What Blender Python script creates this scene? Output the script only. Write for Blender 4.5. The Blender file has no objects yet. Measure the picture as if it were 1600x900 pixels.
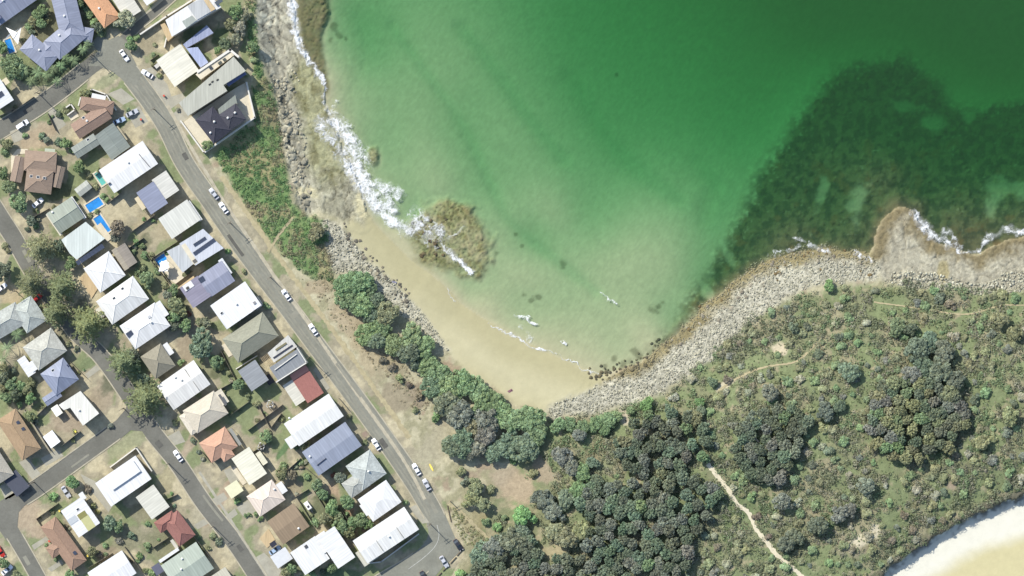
import bpy, math, random
import numpy as np
from mathutils import Vector

SC = bpy.context.scene
COL = SC.collection
random.seed(7)
RNG = np.random.default_rng(7)
S = 0.225                      # metres per photo pixel
TOWN_Z = 4.0

# ------------------------------------------------------------ camera, sky, sun, exposure
cam_d = bpy.data.cameras.new('camera')
cam = bpy.data.objects.new('camera', cam_d)
COL.objects.link(cam)
CAM_H = 1200.0
cam.location = (0, 0, CAM_H + 3.0)
cam_d.sensor_width = 36.0
cam_d.lens = 36.0 * CAM_H / (1600 * S)
cam_d.clip_start = 10.0
cam_d.clip_end = 5000.0
SC.camera = cam

SUN_EL = math.radians(40)
SUN_AZ = math.radians(-45)     # compass-like: measured from +Y, sun stands to the upper left
world = bpy.data.worlds.new('World')
SC.world = world
world.use_nodes = True
wn = world.node_tree.nodes
sky = wn.new('ShaderNodeTexSky')
sky.sky_type = 'NISHITA'
sky.sun_disc = False
sky.sun_elevation = SUN_EL
sky.sun_rotation = SUN_AZ
world.node_tree.links.new(sky.outputs[0], wn['Background'].inputs[0])
wn['Background'].inputs[1].default_value = 0.135
sun_d = bpy.data.lights.new('sun', 'SUN')
sun_d.energy = 4.0
sun_d.angle = math.radians(0.5)
sun_d.color = (1.0, 0.955, 0.88)
sun = bpy.data.objects.new('sun', sun_d)
COL.objects.link(sun)
_d = Vector((math.cos(SUN_EL) * .7071, -math.cos(SUN_EL) * .7071, -math.sin(SUN_EL)))
sun.rotation_euler = _d.to_track_quat('-Z', 'Y').to_euler()
sun.location = (-300, 300, 400)
SC.view_settings.view_transform = 'Standard'
SC.view_settings.look = 'None'
SC.view_settings.gamma = 1.0
SC.view_settings.use_curve_mapping = False
SC.view_settings.exposure = 0.62
SC.render.engine = 'CYCLES'
SC.cycles.use_denoising = True
SC.cycles.max_bounces = 6
SC.cycles.transparent_max_bounces = 8

# ------------------------------------------------------------ helpers
def lin(c):
    """sRGB 0..255 -> linear 0..1"""
    c = np.asarray(c, float) / 255.0
    return np.where(c <= 0.04045, c / 12.92, ((c + 0.055) / 1.055) ** 2.4)

def alb(c, k=1.5):
    """surface albedo for a colour seen in full sun"""
    return np.clip(lin(c) / k, 0.004, 0.82)

def P(px, py, z=0.0):
    return Vector(((px - 800) * S, (450 - py) * S, z))

_tabs = {}
def _tab(seed):
    if seed not in _tabs:
        _tabs[seed] = np.random.default_rng(1000 + seed).random((256, 256)).astype(np.float32)
    return _tabs[seed]

def vnoise(x, y, seed=0):
    t = _tab(seed)
    xi = np.floor(x).astype(np.int32); yi = np.floor(y).astype(np.int32)
    fx = x - xi; fy = y - yi
    fx = fx * fx * (3 - 2 * fx); fy = fy * fy * (3 - 2 * fy)
    x0 = xi & 255; x1 = (xi + 1) & 255; y0 = yi & 255; y1 = (yi + 1) & 255
    return (t[y0, x0] * (1 - fx) + t[y0, x1] * fx) * (1 - fy) + (t[y1, x0] * (1 - fx) + t[y1, x1] * fx) * fy

def fbm(x, y, seed=0, octv=4, gain=0.5):
    a, s, tot = 1.0, 0.0, 0.0
    for o in range(octv):
        s = s + a * vnoise(x * 2 ** o + 17.3 * o, y * 2 ** o + 9.1 * o, seed + o)
        tot += a; a *= gain
    return s / tot

def voro(x, y, seed=0):
    """F1, F2, cell random"""
    xi = np.floor(x).astype(np.int32); yi = np.floor(y).astype(np.int32)
    tx, ty, tr = _tab(seed + 50), _tab(seed + 51), _tab(seed + 52)
    f1 = np.full(np.shape(x), 9.0, np.float32); f2 = np.full(np.shape(x), 9.0, np.float32); cid = np.zeros(np.shape(x), np.float32)
    for dx in (-1, 0, 1):
        for dy in (-1, 0, 1):
            cx = (xi + dx) & 255; cy = (yi + dy) & 255
            d = np.hypot(xi + dx + tx[cy, cx] - x, yi + dy + ty[cy, cx] - y)
            near = d < f1
            f2 = np.where(near, f1, np.minimum(f2, d))
            cid = np.where(near, tr[cy, cx], cid)
            f1 = np.where(near, d, f1)
    return f1, f2, cid

def sstep(a, b, x):
    t = np.clip((x - a) / (b - a), 0, 1)
    return t * t * (3 - 2 * t)

def poly_sd(x, y, poly):
    """signed distance in px, positive inside"""
    poly = np.asarray(poly, float)
    d2 = np.full(x.shape, 1e18); inside = np.zeros(x.shape, bool)
    n = len(poly)
    for i in range(n):
        ax, ay = poly[i]; bx, by = poly[(i + 1) % n]
        ex, ey = bx - ax, by - ay
        l2 = ex * ex + ey * ey + 1e-12
        t = np.clip(((x - ax) * ex + (y - ay) * ey) / l2, 0, 1)
        d2 = np.minimum(d2, (x - ax - t * ex) ** 2 + (y - ay - t * ey) ** 2)
        c = (ay > y) != (by > y)
        with np.errstate(divide='ignore', invalid='ignore'):
            xx = (bx - ax) * (y - ay) / (by - ay + 1e-12) + ax
        inside ^= c & (x < xx)
    d = np.sqrt(d2)
    return np.where(inside, d, -d)

def line_d(x, y, pts):
    d2 = np.full(np.shape(x), 1e18)
    for (ax, ay), (bx, by) in zip(pts[:-1], pts[1:]):
        ex, ey = bx - ax, by - ay
        t = np.clip(((x - ax) * ex + (y - ay) * ey) / (ex * ex + ey * ey + 1e-12), 0, 1)
        d2 = np.minimum(d2, (x - ax - t * ex) ** 2 + (y - ay - t * ey) ** 2)
    return np.sqrt(d2)

def mesh_np(name, verts, faces, cols=None, smooth=False):
    """fast mesh from arrays; faces (n,3) or (n,4)"""
    verts = np.asarray(verts, np.float32); faces = np.asarray(faces, np.int32)
    me = bpy.data.meshes.new(name)
    k = faces.shape[1]
    me.vertices.add(len(verts)); me.vertices.foreach_set('co', verts.ravel())
    me.loops.add(faces.size); me.loops.foreach_set('vertex_index', faces.ravel())
    me.polygons.add(len(faces))
    me.polygons.foreach_set('loop_start', np.arange(0, faces.size, k, dtype=np.int32))
    me.polygons.foreach_set('loop_total', np.full(len(faces), k, np.int32))
    me.update(calc_edges=True)
    if smooth:
        me.polygons.foreach_set('use_smooth', np.ones(len(faces), bool))
    if cols is not None:
        a = me.color_attributes.new('Col', 'FLOAT_COLOR', 'POINT')
        c4 = np.ones((len(verts), 4), np.float32); c4[:, :3] = cols
        a.data.foreach_set('color', c4.ravel())
    return me

class MB:
    """collects simple shapes into one mesh"""
    def __init__(s): s.v, s.f = [], []
    def poly(s, pts):
        b = len(s.v); s.v += [tuple(p) for p in pts]; s.f.append(tuple(range(b, b + len(pts)))); return s
    def hexa(s, bot, top):
        b = len(s.v); n = len(bot); s.v += [tuple(p) for p in bot] + [tuple(p) for p in top]
        s.f.append(tuple(b + i for i in reversed(range(n)))); s.f.append(tuple(b + n + i for i in range(n)))
        for i in range(n):
            j = (i + 1) % n; s.f.append((b + i, b + j, b + n + j, b + n + i))
        return s
    def box(s, c, d, rz=0.0):
        ca, sa = math.cos(rz), math.sin(rz)
        q = []
        for sx, sy in ((-1, -1), (1, -1), (1, 1), (-1, 1)):
            x, y = sx * d[0] / 2, sy * d[1] / 2
            q.append((c[0] + x * ca - y * sa, c[1] + x * sa + y * ca))
        z0, z1 = c[2] - d[2] / 2, c[2] + d[2] / 2
        return s.hexa([(x, y, z0) for x, y in q], [(x, y, z1) for x, y in q])
    def tube(s, pts, radii, n=7):
        b = len(s.v); m = len(pts)
        for i, p in enumerate(pts):
            p = Vector(p)
            t = (Vector(pts[min(i + 1, m - 1)]) - Vector(pts[max(i - 1, 0)])).normalized()
            u = t.orthogonal().normalized(); w = t.cross(u)
            for k in range(n):
                a = 2 * math.pi * k / n
                s.v.append(tuple(p + (u * math.cos(a) + w * math.sin(a)) * radii[i]))
        for i in range(m - 1):
            for k in range(n):
                k2 = (k + 1) % n
                s.f.append((b + i * n + k, b + i * n + k2, b + (i + 1) * n + k2, b + (i + 1) * n + k))
        s.f.append(tuple(b + k for k in reversed(range(n)))); s.f.append(tuple(b + (m - 1) * n + k for k in range(n)))
        return s
    def mesh(s, name, mat=None):
        me = bpy.data.meshes.new(name); me.from_pydata(s.v, [], s.f); me.update()
        if mat: me.materials.append(mat)
        return me
    def build(s, name, mat, parent=None, loc=None, rz=0.0):
        return put(name, s.mesh(name, mat), parent, loc, rz)

def put(name, me, parent=None, loc=None, rz=0.0):
    o = bpy.data.objects.new(name, me); COL.objects.link(o)
    if parent is not None: o.parent = parent
    if loc is not None: o.location = loc
    if rz: o.rotation_euler = (0, 0, rz)
    return o

def empty(name, loc, rz=0.0):
    o = bpy.data.objects.new(name, None); COL.objects.link(o)
    o.location = loc; o.rotation_euler = (0, 0, rz); o.empty_display_size = 0.5
    return o

def tag(o, label, cat=None, group=None, kind=None):
    o['label'] = label
    if cat: o['category'] = cat
    if group: o['group'] = group
    if kind: o['kind'] = kind
    return o

def structure(o, label=None):
    o['kind'] = 'structure'
    if label: o['label'] = label
    return o

_mats = {}
def mat(name, base=None, rough=0.8, src='rgb', amt=0.25, scale=1.0, stretch=(1, 1, 1), bump=0.0, bscale=3.0, spec=0.3, metal=0.0, amt2=0.0, scale2=8.0):
    """procedural material: base colour (fixed, object colour or vertex colour) broken up by noise"""
    if name in _mats: return _mats[name]
    m = bpy.data.materials.new(name); m.use_nodes = True
    nt = m.node_tree; N = nt.nodes; L = nt.links
    b = N['Principled BSDF']
    b.inputs['Roughness'].default_value = rough
    b.inputs['Specular IOR Level'].default_value = spec
    b.inputs['Metallic'].default_value = metal
    tc = N.new('ShaderNodeTexCoord')
    mp = N.new('ShaderNodeMapping'); mp.inputs['Scale'].default_value = stretch
    L.new(tc.outputs['Object'], mp.inputs[0])
    if src == 'obj':
        c = N.new('ShaderNodeObjectInfo').outputs['Color']
    elif src == 'attr':
        a = N.new('ShaderNodeAttribute'); a.attribute_name = 'Col'; c = a.outputs['Color']
    elif src == 'objattr':
        a = N.new('ShaderNodeAttribute'); a.attribute_name = 'Col'
        mx = N.new('ShaderNodeMix'); mx.data_type = 'RGBA'; mx.blend_type = 'MULTIPLY'; mx.inputs[0].default_value = 1
        L.new(N.new('ShaderNodeObjectInfo').outputs['Color'], mx.inputs[6]); L.new(a.outputs['Color'], mx.inputs[7]); c = mx.outputs[2]
    else:
        r = N.new('ShaderNodeRGB'); r.outputs[0].default_value = (*[float(v) for v in base], 1); c = r.outputs[0]
    for am, sc in ((amt, scale), (amt2, scale2)):
        if am <= 0: continue
        nz = N.new('ShaderNodeTexNoise'); nz.inputs['Scale'].default_value = sc; nz.inputs['Detail'].default_value = 3
        nz.inputs['Roughness'].default_value = 0.62
        L.new(mp.outputs[0], nz.inputs['Vector'])
        mr = N.new('ShaderNodeMapRange'); mr.inputs[1].default_value = 0.25; mr.inputs[2].default_value = 0.75
        mr.inputs[3].default_value = 1 - am; mr.inputs[4].default_value = 1 + am
        L.new(nz.outputs[0], mr.inputs[0])
        vm = N.new('ShaderNodeVectorMath'); vm.operation = 'SCALE'
        L.new(c, vm.inputs[0]); L.new(mr.outputs[0], vm.inputs['Scale']); c = vm.outputs[0]
    L.new(c, b.inputs['Base Color'])
    if bump > 0:
        nz = N.new('ShaderNodeTexNoise'); nz.inputs['Scale'].default_value = bscale; nz.inputs['Detail'].default_value = 4
        L.new(mp.outputs[0], nz.inputs['Vector'])
        bp = N.new('ShaderNodeBump'); bp.inputs['Strength'].default_value = bump; bp.inputs['Distance'].default_value = 0.3
        L.new(nz.outputs[0], bp.inputs['Height']); L.new(bp.outputs[0], b.inputs['Normal'])
    _mats[name] = m
    return m
# ------------------------------------------------------------ terrain
COAST = [(455, -900), (455, 0), (465, 50), (482, 95), (505, 130), (508, 165), (520, 190), (533, 230), (553, 270), (563, 300),
         (570, 328), (580, 345), (598, 365), (622, 388), (645, 408), (675, 428), (697, 450), (722, 477), (760, 500), (800, 522), (850, 548),
         (900, 570), (938, 586), (955, 580), (990, 573), (1020, 555), (1050, 530), (1080, 500), (1110, 470), (1150, 440),
         (1190, 415), (1230, 397), (1290, 388), (1340, 394), (1360, 398), (1368, 370), (1383, 336), (1405, 320), (1430, 330),
         (1441, 352), (1466, 377), (1500, 392), (1530, 398), (1546, 386), (1570, 376), (1600, 370), (1720, 366), (2600, 330)]
LAND = COAST + [(2600, 2000), (-1000, 2000), (-1000, -900)]
TOWN = [(396, -900), (394, 40), (404, 110), (404, 185), (338, 246), (372, 300), (420, 366), (470, 432), (520, 500), (580, 575), (640, 665),
        (690, 750), (730, 830), (735, 870), (700, 930), (640, 1000), (600, 2000), (-1000, 2000), (-1000, -900)]
ROCKW = [(396, -900), (456, -900), (456, 0), (466, 50), (483, 95), (507, 130), (510, 165), (524, 190), (537, 230), (557, 270), (568, 300),
         (577, 325), (566, 352), (556, 340), (542, 350), (520, 340), (500, 332), (482, 338), (464, 322), (456, 290), (447, 250), (438, 205), (433, 160), (420, 122),
         (408, 90), (400, 50)]
ROCKE = [(1360, 402), (1366, 370), (1381, 333), (1405, 317), (1432, 328), (1443, 350), (1468, 375), (1502, 391), (1530, 396), (1547, 383),
         (1570, 373), (1600, 368), (2600, 330), (2600, 420), (1720, 448), (1600, 452), (1540, 464), (1500, 452), (1440, 450), (1378, 442), (1370, 420)]
COBW = [(500, 342), (525, 345), (545, 368), (575, 404), (600, 428), (628, 452), (655, 484), (684, 522), (705, 552), (690, 545), (660, 515),
        (630, 490), (600, 465), (570, 440), (540, 425), (520, 425), (514, 400), (508, 370)]
COBS = [(848, 642), (880, 627), (910, 617), (940, 602), (958, 584), (1000, 568), (1025, 550), (1055, 520), (1085, 486), (1120, 458), (1160, 430),
        (1200, 403), (1240, 386), (1290, 382), (1350, 392), (1378, 415), (1372, 440), (1300, 440), (1250, 455), (1210, 480), (1170, 505),
        (1130, 545), (1080, 590), (1030, 615), (985, 630), (940, 645), (862, 656)]
BEACH = [(540, 335), (560, 340), (575, 318), (610, 345), (700, 410), (760, 470), (960, 560), (955, 588), (935, 606), (900, 622), (850, 645),
         (800, 632), (770, 606), (745, 596), (715, 570), (695, 545), (648, 482), (600, 430), (560, 395), (545, 368)]
OBEACH = [(1340, 1000), (1372, 902), (1400, 880), (1450, 845), (1500, 816), (1530, 797), (1562, 785), (1600, 770), (1700, 730), (2600, 500), (2600, 2000), (1340, 2000)]
HEAD = [(700, 2000), (735, 880), (760, 800), (860, 660), (1000, 640), (1140, 560), (1260, 470), (1400, 460), (1700, 470), (2600, 440), (2600, 2000)]
REEFW = [(458, -200), (514, -200), (512, 20), (502, 55), (506, 100), (514, 140), (508, 150), (480, 95), (465, 50)]
REEF2 = [(630, 352), (655, 330), (685, 308), (712, 314), (735, 322), (750, 342), (768, 362), (770, 386), (760, 410), (745, 432), (715, 428), (690, 420),
         (662, 410), (650, 392), (640, 372)]
REEF3 = [(576, 232), (586, 228), (592, 240), (588, 256), (580, 262), (574, 250)]
REEFE = [(930, 590), (1000, 560), (1048, 505), (1066, 465), (1095, 425), (1128, 372), (1158, 320), (1178, 272), (1210, 228), (1240, 180), (1280, 125), (1312, 98), (1382, 82),
         (1420, 74), (1452, 100), (1480, 113), (1500, 148), (1530, 160), (1600, 148), (2600, 120), (2600, 420), (1440, 420), (1200, 430), (1100, 500), (1000, 600)]
SANDP = [(1425, 163, 34, 9, 12), (1462, 188, 14, 12, 40), (1520, 180, 8, 10, 60), (1565, 298, 19, 17, 0), (1552, 322, 9, 16, 0), (1340, 325, 15, 26, 20), (1600, 298, 12, 12, 0),
         (1285, 305, 10, 22, 10), (1140, 400, 6, 14, -30), (1105, 455, 6, 14, -35)]
DEPTH = [(520, 60, 2.6), (560, 120, 2.0), (600, 200, 1.9), (620, 260, 1.6), (540, 10, 3.0), (640, 20, 2.8), (700, 100, 2.4), (640, 140, 2.1), (800, 50, 3.8), (740, 20, 3.2), (900, 30, 5.6), (960, 100, 5.6),
         (1050, 100, 6.2), (1120, 50, 7.0), (1300, 40, 8.4), (1500, 40, 9.6), (1600, 100, 9.0), (850, 200, 3.2), (960, 220, 4.3), (1080, 200, 5.2), (1180, 200, 6.0),
         (800, 300, 2.1), (900, 330, 2.3), (980, 300, 2.9), (1100, 280, 3.8), (1050, 360, 1.9), (1120, 330, 3.4), (950, 400, 1.4), (900, 450, 1.2), (850, 480, 1.05), (1000, 450, 1.2),
         (1060, 420, 1.7), (700, 260, 1.8), (780, 200, 2.5), (720, 200, 2.5), (735, 280, 2.2), (660, 220, 1.8), (680, 290, 1.5), (740, 440, 1.0), (800, 470, 0.95), (760, 470, .7), (790, 350, 1.7), (820, 385, 1.75), (870, 405, 1.55), (840, 360, 1.9), (860, 340, 2.1),
         (790, 390, 1.3), (830, 420, 1.2), (850, 525, .5), (930, 560, .45), (900, 510, .8), (1020, 520, .8), (980, 540, .6), (630, 330, 1.1), (600, 320, 1.2), (585, 340, .5), (610, 360, .5),
         (1250, 250, 4.2), (1400, 200, 6.0), (1500, 150, 7.5), (1560, 300, 3.4), (1300, 330, 3.0), (1200, 340, 3.0), (1150, 400, 2.8), (1230, 370, 1.6), (1480, 340, 1.8), (1350, 350, 2.0), (1400, 290, 3.4), (1100, 450, 2.3), (1080, 478, 2.0),
         (1330, 130, 6.6), (1440, 90, 8.0), (480, 30, .7), (495, 110, .6), (1058, 496, 1.4), (1600, 360, 1.0), (1540, 370, .9), (1410, 300, 2.6)]

def axis(lo, hi, lo2, hi2, step):
    core = np.arange(lo, hi + 1e-6, step)
    def grow(a):
        out, s = [], step
        d = 0.0
        while d < a:
            s *= 1.22; d += s; out.append(d)
        return np.array(out)
    left = lo - grow(lo - lo2)[::-1]; right = hi + grow(hi2 - hi)
    return np.concatenate([left, core, right])

GX = axis(-60, 1660, -650, 2250, 2.0)
GY = axis(-50, 950, -600, 1500, 2.0)
XX, YY = np.meshgrid(GX, GY)
XX = XX.astype(np.float32); YY = YY.astype(np.float32)
_cx = np.arange(-660, 2300, 6.0); _cy = np.arange(-612, 1530, 6.0)
_CX, _CY = np.meshgrid(_cx, _cy)

def up(c):
    """bilinear upsample of a coarse field onto the terrain grid"""
    return sample_grid(c, _cx, _cy, XX, YY)

def sample_grid(f, ax, ay, x, y):
    ix = np.clip(np.searchsorted(ax, x) - 1, 0, len(ax) - 2); iy = np.clip(np.searchsorted(ay, y) - 1, 0, len(ay) - 2)
    tx = np.clip((x - ax[ix]) / (ax[ix + 1] - ax[ix]), 0, 1); ty = np.clip((y - ay[iy]) / (ay[iy + 1] - ay[iy]), 0, 1)
    return (f[iy, ix] * (1 - tx) + f[iy, ix + 1] * tx) * (1 - ty) + (f[iy + 1, ix] * (1 - tx) + f[iy + 1, ix + 1] * tx) * ty

def sdf(poly):
    return up(poly_sd(_CX, _CY, poly))

n_big = fbm(XX / 90, YY / 90, 1) - .5
n_mid = fbm(XX / 24, YY / 24, 5) - .5
n_sml = fbm(XX / 7, YY / 7, 9) - .5
n_fin = vnoise(XX / 2.2, YY / 2.2, 13) - .5
wob = n_mid * 16 + n_sml * 9           # px wobble of zone edges

sd_land = sdf(LAND)
sd_town = sdf(TOWN); sd_rw = sdf(ROCKW); sd_re = sdf(ROCKE); sd_cw = sdf(COBW); sd_cs = sdf(COBS)
sd_b = sdf(BEACH); sd_ob = sdf(OBEACH); sd_h = sdf(HEAD); sd_f1 = sdf(REEFW); sd_f2 = sdf(REEF2); sd_f3 = sdf(REEF3); sd_fe = sdf(REEFE)

# depth of the bay by multiquadric interpolation of soundings
_dp = np.array(DEPTH, float)
_ph = lambda r: np.sqrt(r * r + 40.0 ** 2)
_A = _ph(np.hypot(_dp[:, None, 0] - _dp[None, :, 0], _dp[:, None, 1] - _dp[None, :, 1])) + np.eye(len(_dp)) * 2.0
_wt = np.linalg.solve(_A, _dp[:, 2] - 3.0)
_dep = np.full(_CX.shape, 3.0)
_qx = np.clip(_CX, 440, 1640); _qy = np.clip(_CY, -20, 640)
for (qx, qy, _), w in zip(DEPTH, _wt):
    _dep += w * _ph(np.hypot(_qx - qx, _qy - qy))
depth = np.clip(up(_dep), 0.15, 11) + n_big * .25
for bl_, bw_, ba_ in (([(610, 40), (640, 80), (692, 150), (725, 200), (752, 262), (790, 340), (850, 392), (930, 455)], 9, .42), ([(720, 40), (750, 80), (800, 150), (830, 190), (880, 250)], 12, .5), ([(890, 120), (930, 190), (990, 260), (1060, 310)], 16, .5), ([(1090, 250), (1120, 290), (1100, 340)], 14, .4)):
    depth = depth + ba_ * np.exp(-(up(line_d(_CX, _CY, bl_)) / bw_ + n_mid * 1.2) ** 2)

edge = np.where((sd_b > -30) & (np.maximum(sd_re, sd_rw) < -14) & (sd_cs < -12), n_big * 7, n_mid * 9 + n_sml * 5)
sdl = sd_land + edge
m_ = np.clip(sdl, 0, None) * S
Z = 3.6 * (1 - np.exp(-m_ / 15.0))
# low dunes and the headland hill
Z += np.clip(sd_h * S, 0, 30) / 30 * 3.2 * sstep(-20, 40, sd_h)
Z += np.where(sd_land > 0, (n_big * 1.6) * sstep(20, 120, sd_land), 0)
# rock platforms: low, slabby
slab_x = XX * .92 - YY * .25; slab_y = XX * .25 + YY * .92
f1, f2, cid = voro(slab_x / 15 + n_mid * 1.6, slab_y / 34 + n_mid * 1.2, 3)
g1, g2, cid2 = voro(slab_x / 6 + n_sml * 1.2, slab_y / 10 + n_sml, 8)
crack = (1 - sstep(.02, .11, f2 - f1)) * .7 + (1 - sstep(.03, .20, g2 - g1)) * .6 * sstep(.38, .55, fbm(XX / 40, YY / 40, 30))
rock_h = .35 + cid * .7 + cid2 * .35 + n_sml * .4 - crack * .85
inner = sstep(0, 60, sd_rw)
rugged = sstep(470, 430, XX - (YY - 150) * .12) * (.3 + .7 * sstep(90, 150, YY))      # the inner side is a jumble of broken blocks
rw_h = .25 + rock_h * (.35 + .9 * rugged) + np.clip(sdl, 0, 60) * .012
krw = sstep(-6, 8, sd_rw + wob * .5)
Z = Z * (1 - krw) + rw_h * krw
kre = sstep(-6, 8, sd_re + wob * .4)
re_h = .30 + rock_h * .42 + np.clip(sdl, 0, 70) * .018
Z = Z * (1 - kre) + re_h * kre
# cobble shores
c1, c2, cc = voro(XX / 3.6, YY / 3.6, 21)
kc = np.maximum(sstep(-5, 6, sd_cw + wob * .6), sstep(-8, 8, sd_cs + wob * 1.1))
Z += kc * ((.55 - c1) * .28 + cc * .18 - .08)
# town plateau
kt = sstep(-32, 0, sd_town)
Z = Z * (1 - kt) + TOWN_Z * kt
# ocean beach below a scarp in the lower right
ko = sstep(-1.5, 2.5, sd_ob + n_mid * 12 + n_sml * 12 + n_fin * 3)
ob_h = 2.3 - np.clip(sd_ob, 0, 400) * S * .035
rim = np.maximum(Z * .6 + 1.6, 4.2) + n_sml * .9
Z = np.where(sd_ob > -60, Z * (1 - sstep(-60, -8, sd_ob)) + rim * sstep(-60, -8, sd_ob), Z)
Z = Z * (1 - ko) + ob_h * ko
# sea floor
sea = sdl < 0
shelf = np.clip(-sdl, 0, None)
dep = np.minimum(depth, .06 + shelf * S * (.16 + .30 * sstep(-30, 10, sd_fe)))
kf = np.maximum.reduce([sstep(-4, 6, sd_f1 + wob * .5), sstep(-10, 12, sd_f2 + wob * 1.7), sstep(-3, 5, sd_f3 + wob * .4)])
q1, q2, qc = voro(XX / 9 + YY / 20 + n_mid * 5 + n_sml * 2, YY / 6 - XX / 24 + n_mid * 5 + n_sml * 2, 27)
reef_dep = .42 - qc * .42 + (1 - sstep(.03, .25, q2 - q1)) * .35 + n_sml * .25
dep = dep * (1 - kf) + np.minimum(dep, np.clip(reef_dep, .02, 1.2)) * kf
kfe = sstep(-12, 26, sd_fe + wob * 1.2)
sandp = np.zeros_like(XX)
for (ex, ey, rx, ry, an) in SANDP:
    a = math.radians(an); dx, dy = XX - ex, YY - ey
    r = np.hypot((dx * math.cos(a) + dy * math.sin(a)) / rx, (-dx * math.sin(a) + dy * math.cos(a)) / ry)
    sandp = np.maximum(sandp, 1 - sstep(.35, 1.5, r + n_mid * 2.2 + n_sml * .9))
kelp = kfe * (1 - sandp * .48)
dep = np.where(sea, dep - kelp * np.minimum(.5, dep * .3) * (.4 + 1.2 * qc) * (1 - sstep(.0, .5, q1) * .4), dep)
Z = np.where(sea, -np.clip(dep, .03, 12), np.maximum(Z, .03))
Z = np.where(sd_town > 0, TOWN_Z, Z)

def hz(px, py):
    return sample_grid(Z, GX, GY, np.asarray(px, float), np.asarray(py, float))

def hz1(px, py):
    return float(hz(np.array([px]), np.array([py]))[0])

# ---- ground colours
def mixc(c, new, k):
    k = np.clip(k, 0, 1).astype(np.float32)[..., None]
    return c + (np.asarray(new, np.float32) - c) * k

C = np.zeros(XX.shape + (3,), np.float32) + alb((172, 158, 126))
# town soil: dry and green lawn patches
lawn = fbm(XX / 30, YY / 30, 40)
C = mixc(C, alb((134, 150, 88)), sstep(.52, .62, lawn))
C = mixc(C, alb((200, 182, 140)), sstep(.46, .36, lawn))
PATCH = [(140, 566, 10, 20, -55, (122, 142, 84)), (205, 690, 46, 13, 34, (158, 160, 112)), (165, 128, 34, 9, 32, (158, 160, 112)), (445, 700, 5, 26, -33, (92, 138, 72)),
         (418, 660, 16, 20, 0, (168, 154, 122)), (225, 800, 22, 18, 0, (152, 146, 108)), (345, 640, 14, 10, 0, (160, 152, 116)), (290, 545, 14, 22, 20, (172, 150, 118)),
         (325, 580, 12, 12, 0, (150, 150, 104)), (230, 345, 16, 30, -33, (178, 162, 122)), (248, 365, 26, 16, 34, (180, 164, 126)), (105, 660, 26, 18, 0, (176, 152, 124)),
         (160, 620, 20, 34, -30, (178, 156, 126)), (60, 215, 30, 20, 30, (188, 160, 124)), (330, 230, 20, 12, -55, (182, 164, 118)), (230, 70, 16, 20, 0, (168, 152, 116)),
         (265, 745, 14, 34, -33, (178, 164, 118)), (300, 690, 8, 50, -33, (182, 158, 128)), (345, 780, 10, 60, -33, (186, 156, 126)), (40, 800, 26, 30, 0, (188, 160, 128)),
         (62, 830, 22, 12, 0, (186, 158, 128)), (305, 810, 10, 34, -33, (182, 170, 138)), (520, 770, 14, 18, 0, (186, 152, 118)), (545, 800, 9, 9, 0, (206, 140, 100)), (375, 780, 10, 8, 0, (150, 150, 104)),
         (325, 710, 12, 12, 0, (140, 146, 98)), (520, 895, 20, 10, 0, (88, 122, 74)), (540, 900, 30, 12, 0, (104, 136, 82)), (460, 760, 14, 16, 0, (168, 150, 114)), (492, 790, 10, 18, -33, (160, 152, 112)),
         (425, 640, 20, 14, 0, (176, 156, 126)), (55, 480, 26, 10, 30, (190, 168, 122)), (20, 460, 20, 16, 0, (194, 170, 124)), (30, 590, 24, 20, 0, (150, 146, 100)), (160, 760, 10, 24, 0, (150, 140, 112)),
         (90, 885, 14, 10, 0, (158, 152, 112)), (300, 60, 20, 14, 0, (110, 132, 80)), (345, 60, 18, 22, 0, (100, 124, 74)), (270, 55, 18, 6, 34, (110, 128, 82)), (70, 40, 20, 26, 35, (80, 96, 64)), (100, 60, 60, 60, 0, (120, 120, 84)),
         (75, 110, 40, 18, 20, (86, 100, 66)), (120, 100, 24, 16, 35, (84, 98, 64)), (95, 300, 26, 14, 30, (104, 116, 70)), (535, 815, 26, 18, 0, (112, 122, 78)), (510, 790, 24, 22, 0, (118, 126, 82)), (260, 430, 10, 46, -40, (140, 142, 96)), (275, 480, 24, 20, 0, (126, 130, 86)),
         (30, 610, 34, 26, 0, (112, 120, 78)), (250, 850, 26, 26, 0, (138, 138, 98)), (200, 840, 28, 22, 0, (150, 146, 108)), (170, 870, 22, 16, 30, (160, 142, 112)), (470, 885, 30, 12, 0, (112, 124, 80)),
         (215, 395, 12, 34, -33, (128, 128, 90)), (345, 570, 12, 26, -30, (118, 124, 82)), (120, 500, 22, 40, -33, (128, 126, 96)), (180, 590, 16, 30, -33, (120, 120, 90))]
def window(ex, ey, R):
    i0, i1 = np.searchsorted(GX, (ex - R, ex + R)); j0, j1 = np.searchsorted(GY, (ey - R, ey + R))
    return slice(j0, j1), slice(i0, i1)

def patches(A, items, k0, k1, nm, ns, op=1.0, mask=None):
    for (ex, ey, rx, ry, an, c) in items:
        w = window(ex, ey, max(rx, ry) * 2.2 + 4)
        a = math.radians(-an); dx, dy = XX[w] - ex, YY[w] - ey
        r = np.hypot((dx * math.cos(a) + dy * math.sin(a)) / rx, (-dx * math.sin(a) + dy * math.cos(a)) / ry)
        k = (1 - sstep(k0, k1, r + n_mid[w] * nm + n_sml[w] * ns)) * op
        if mask is not None: k = k * mask[w]
        A[w] = mixc(A[w], alb(c), k)
patches(C, PATCH, .7, 1.15, 0, .8, mask=sd_town > -10)
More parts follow.
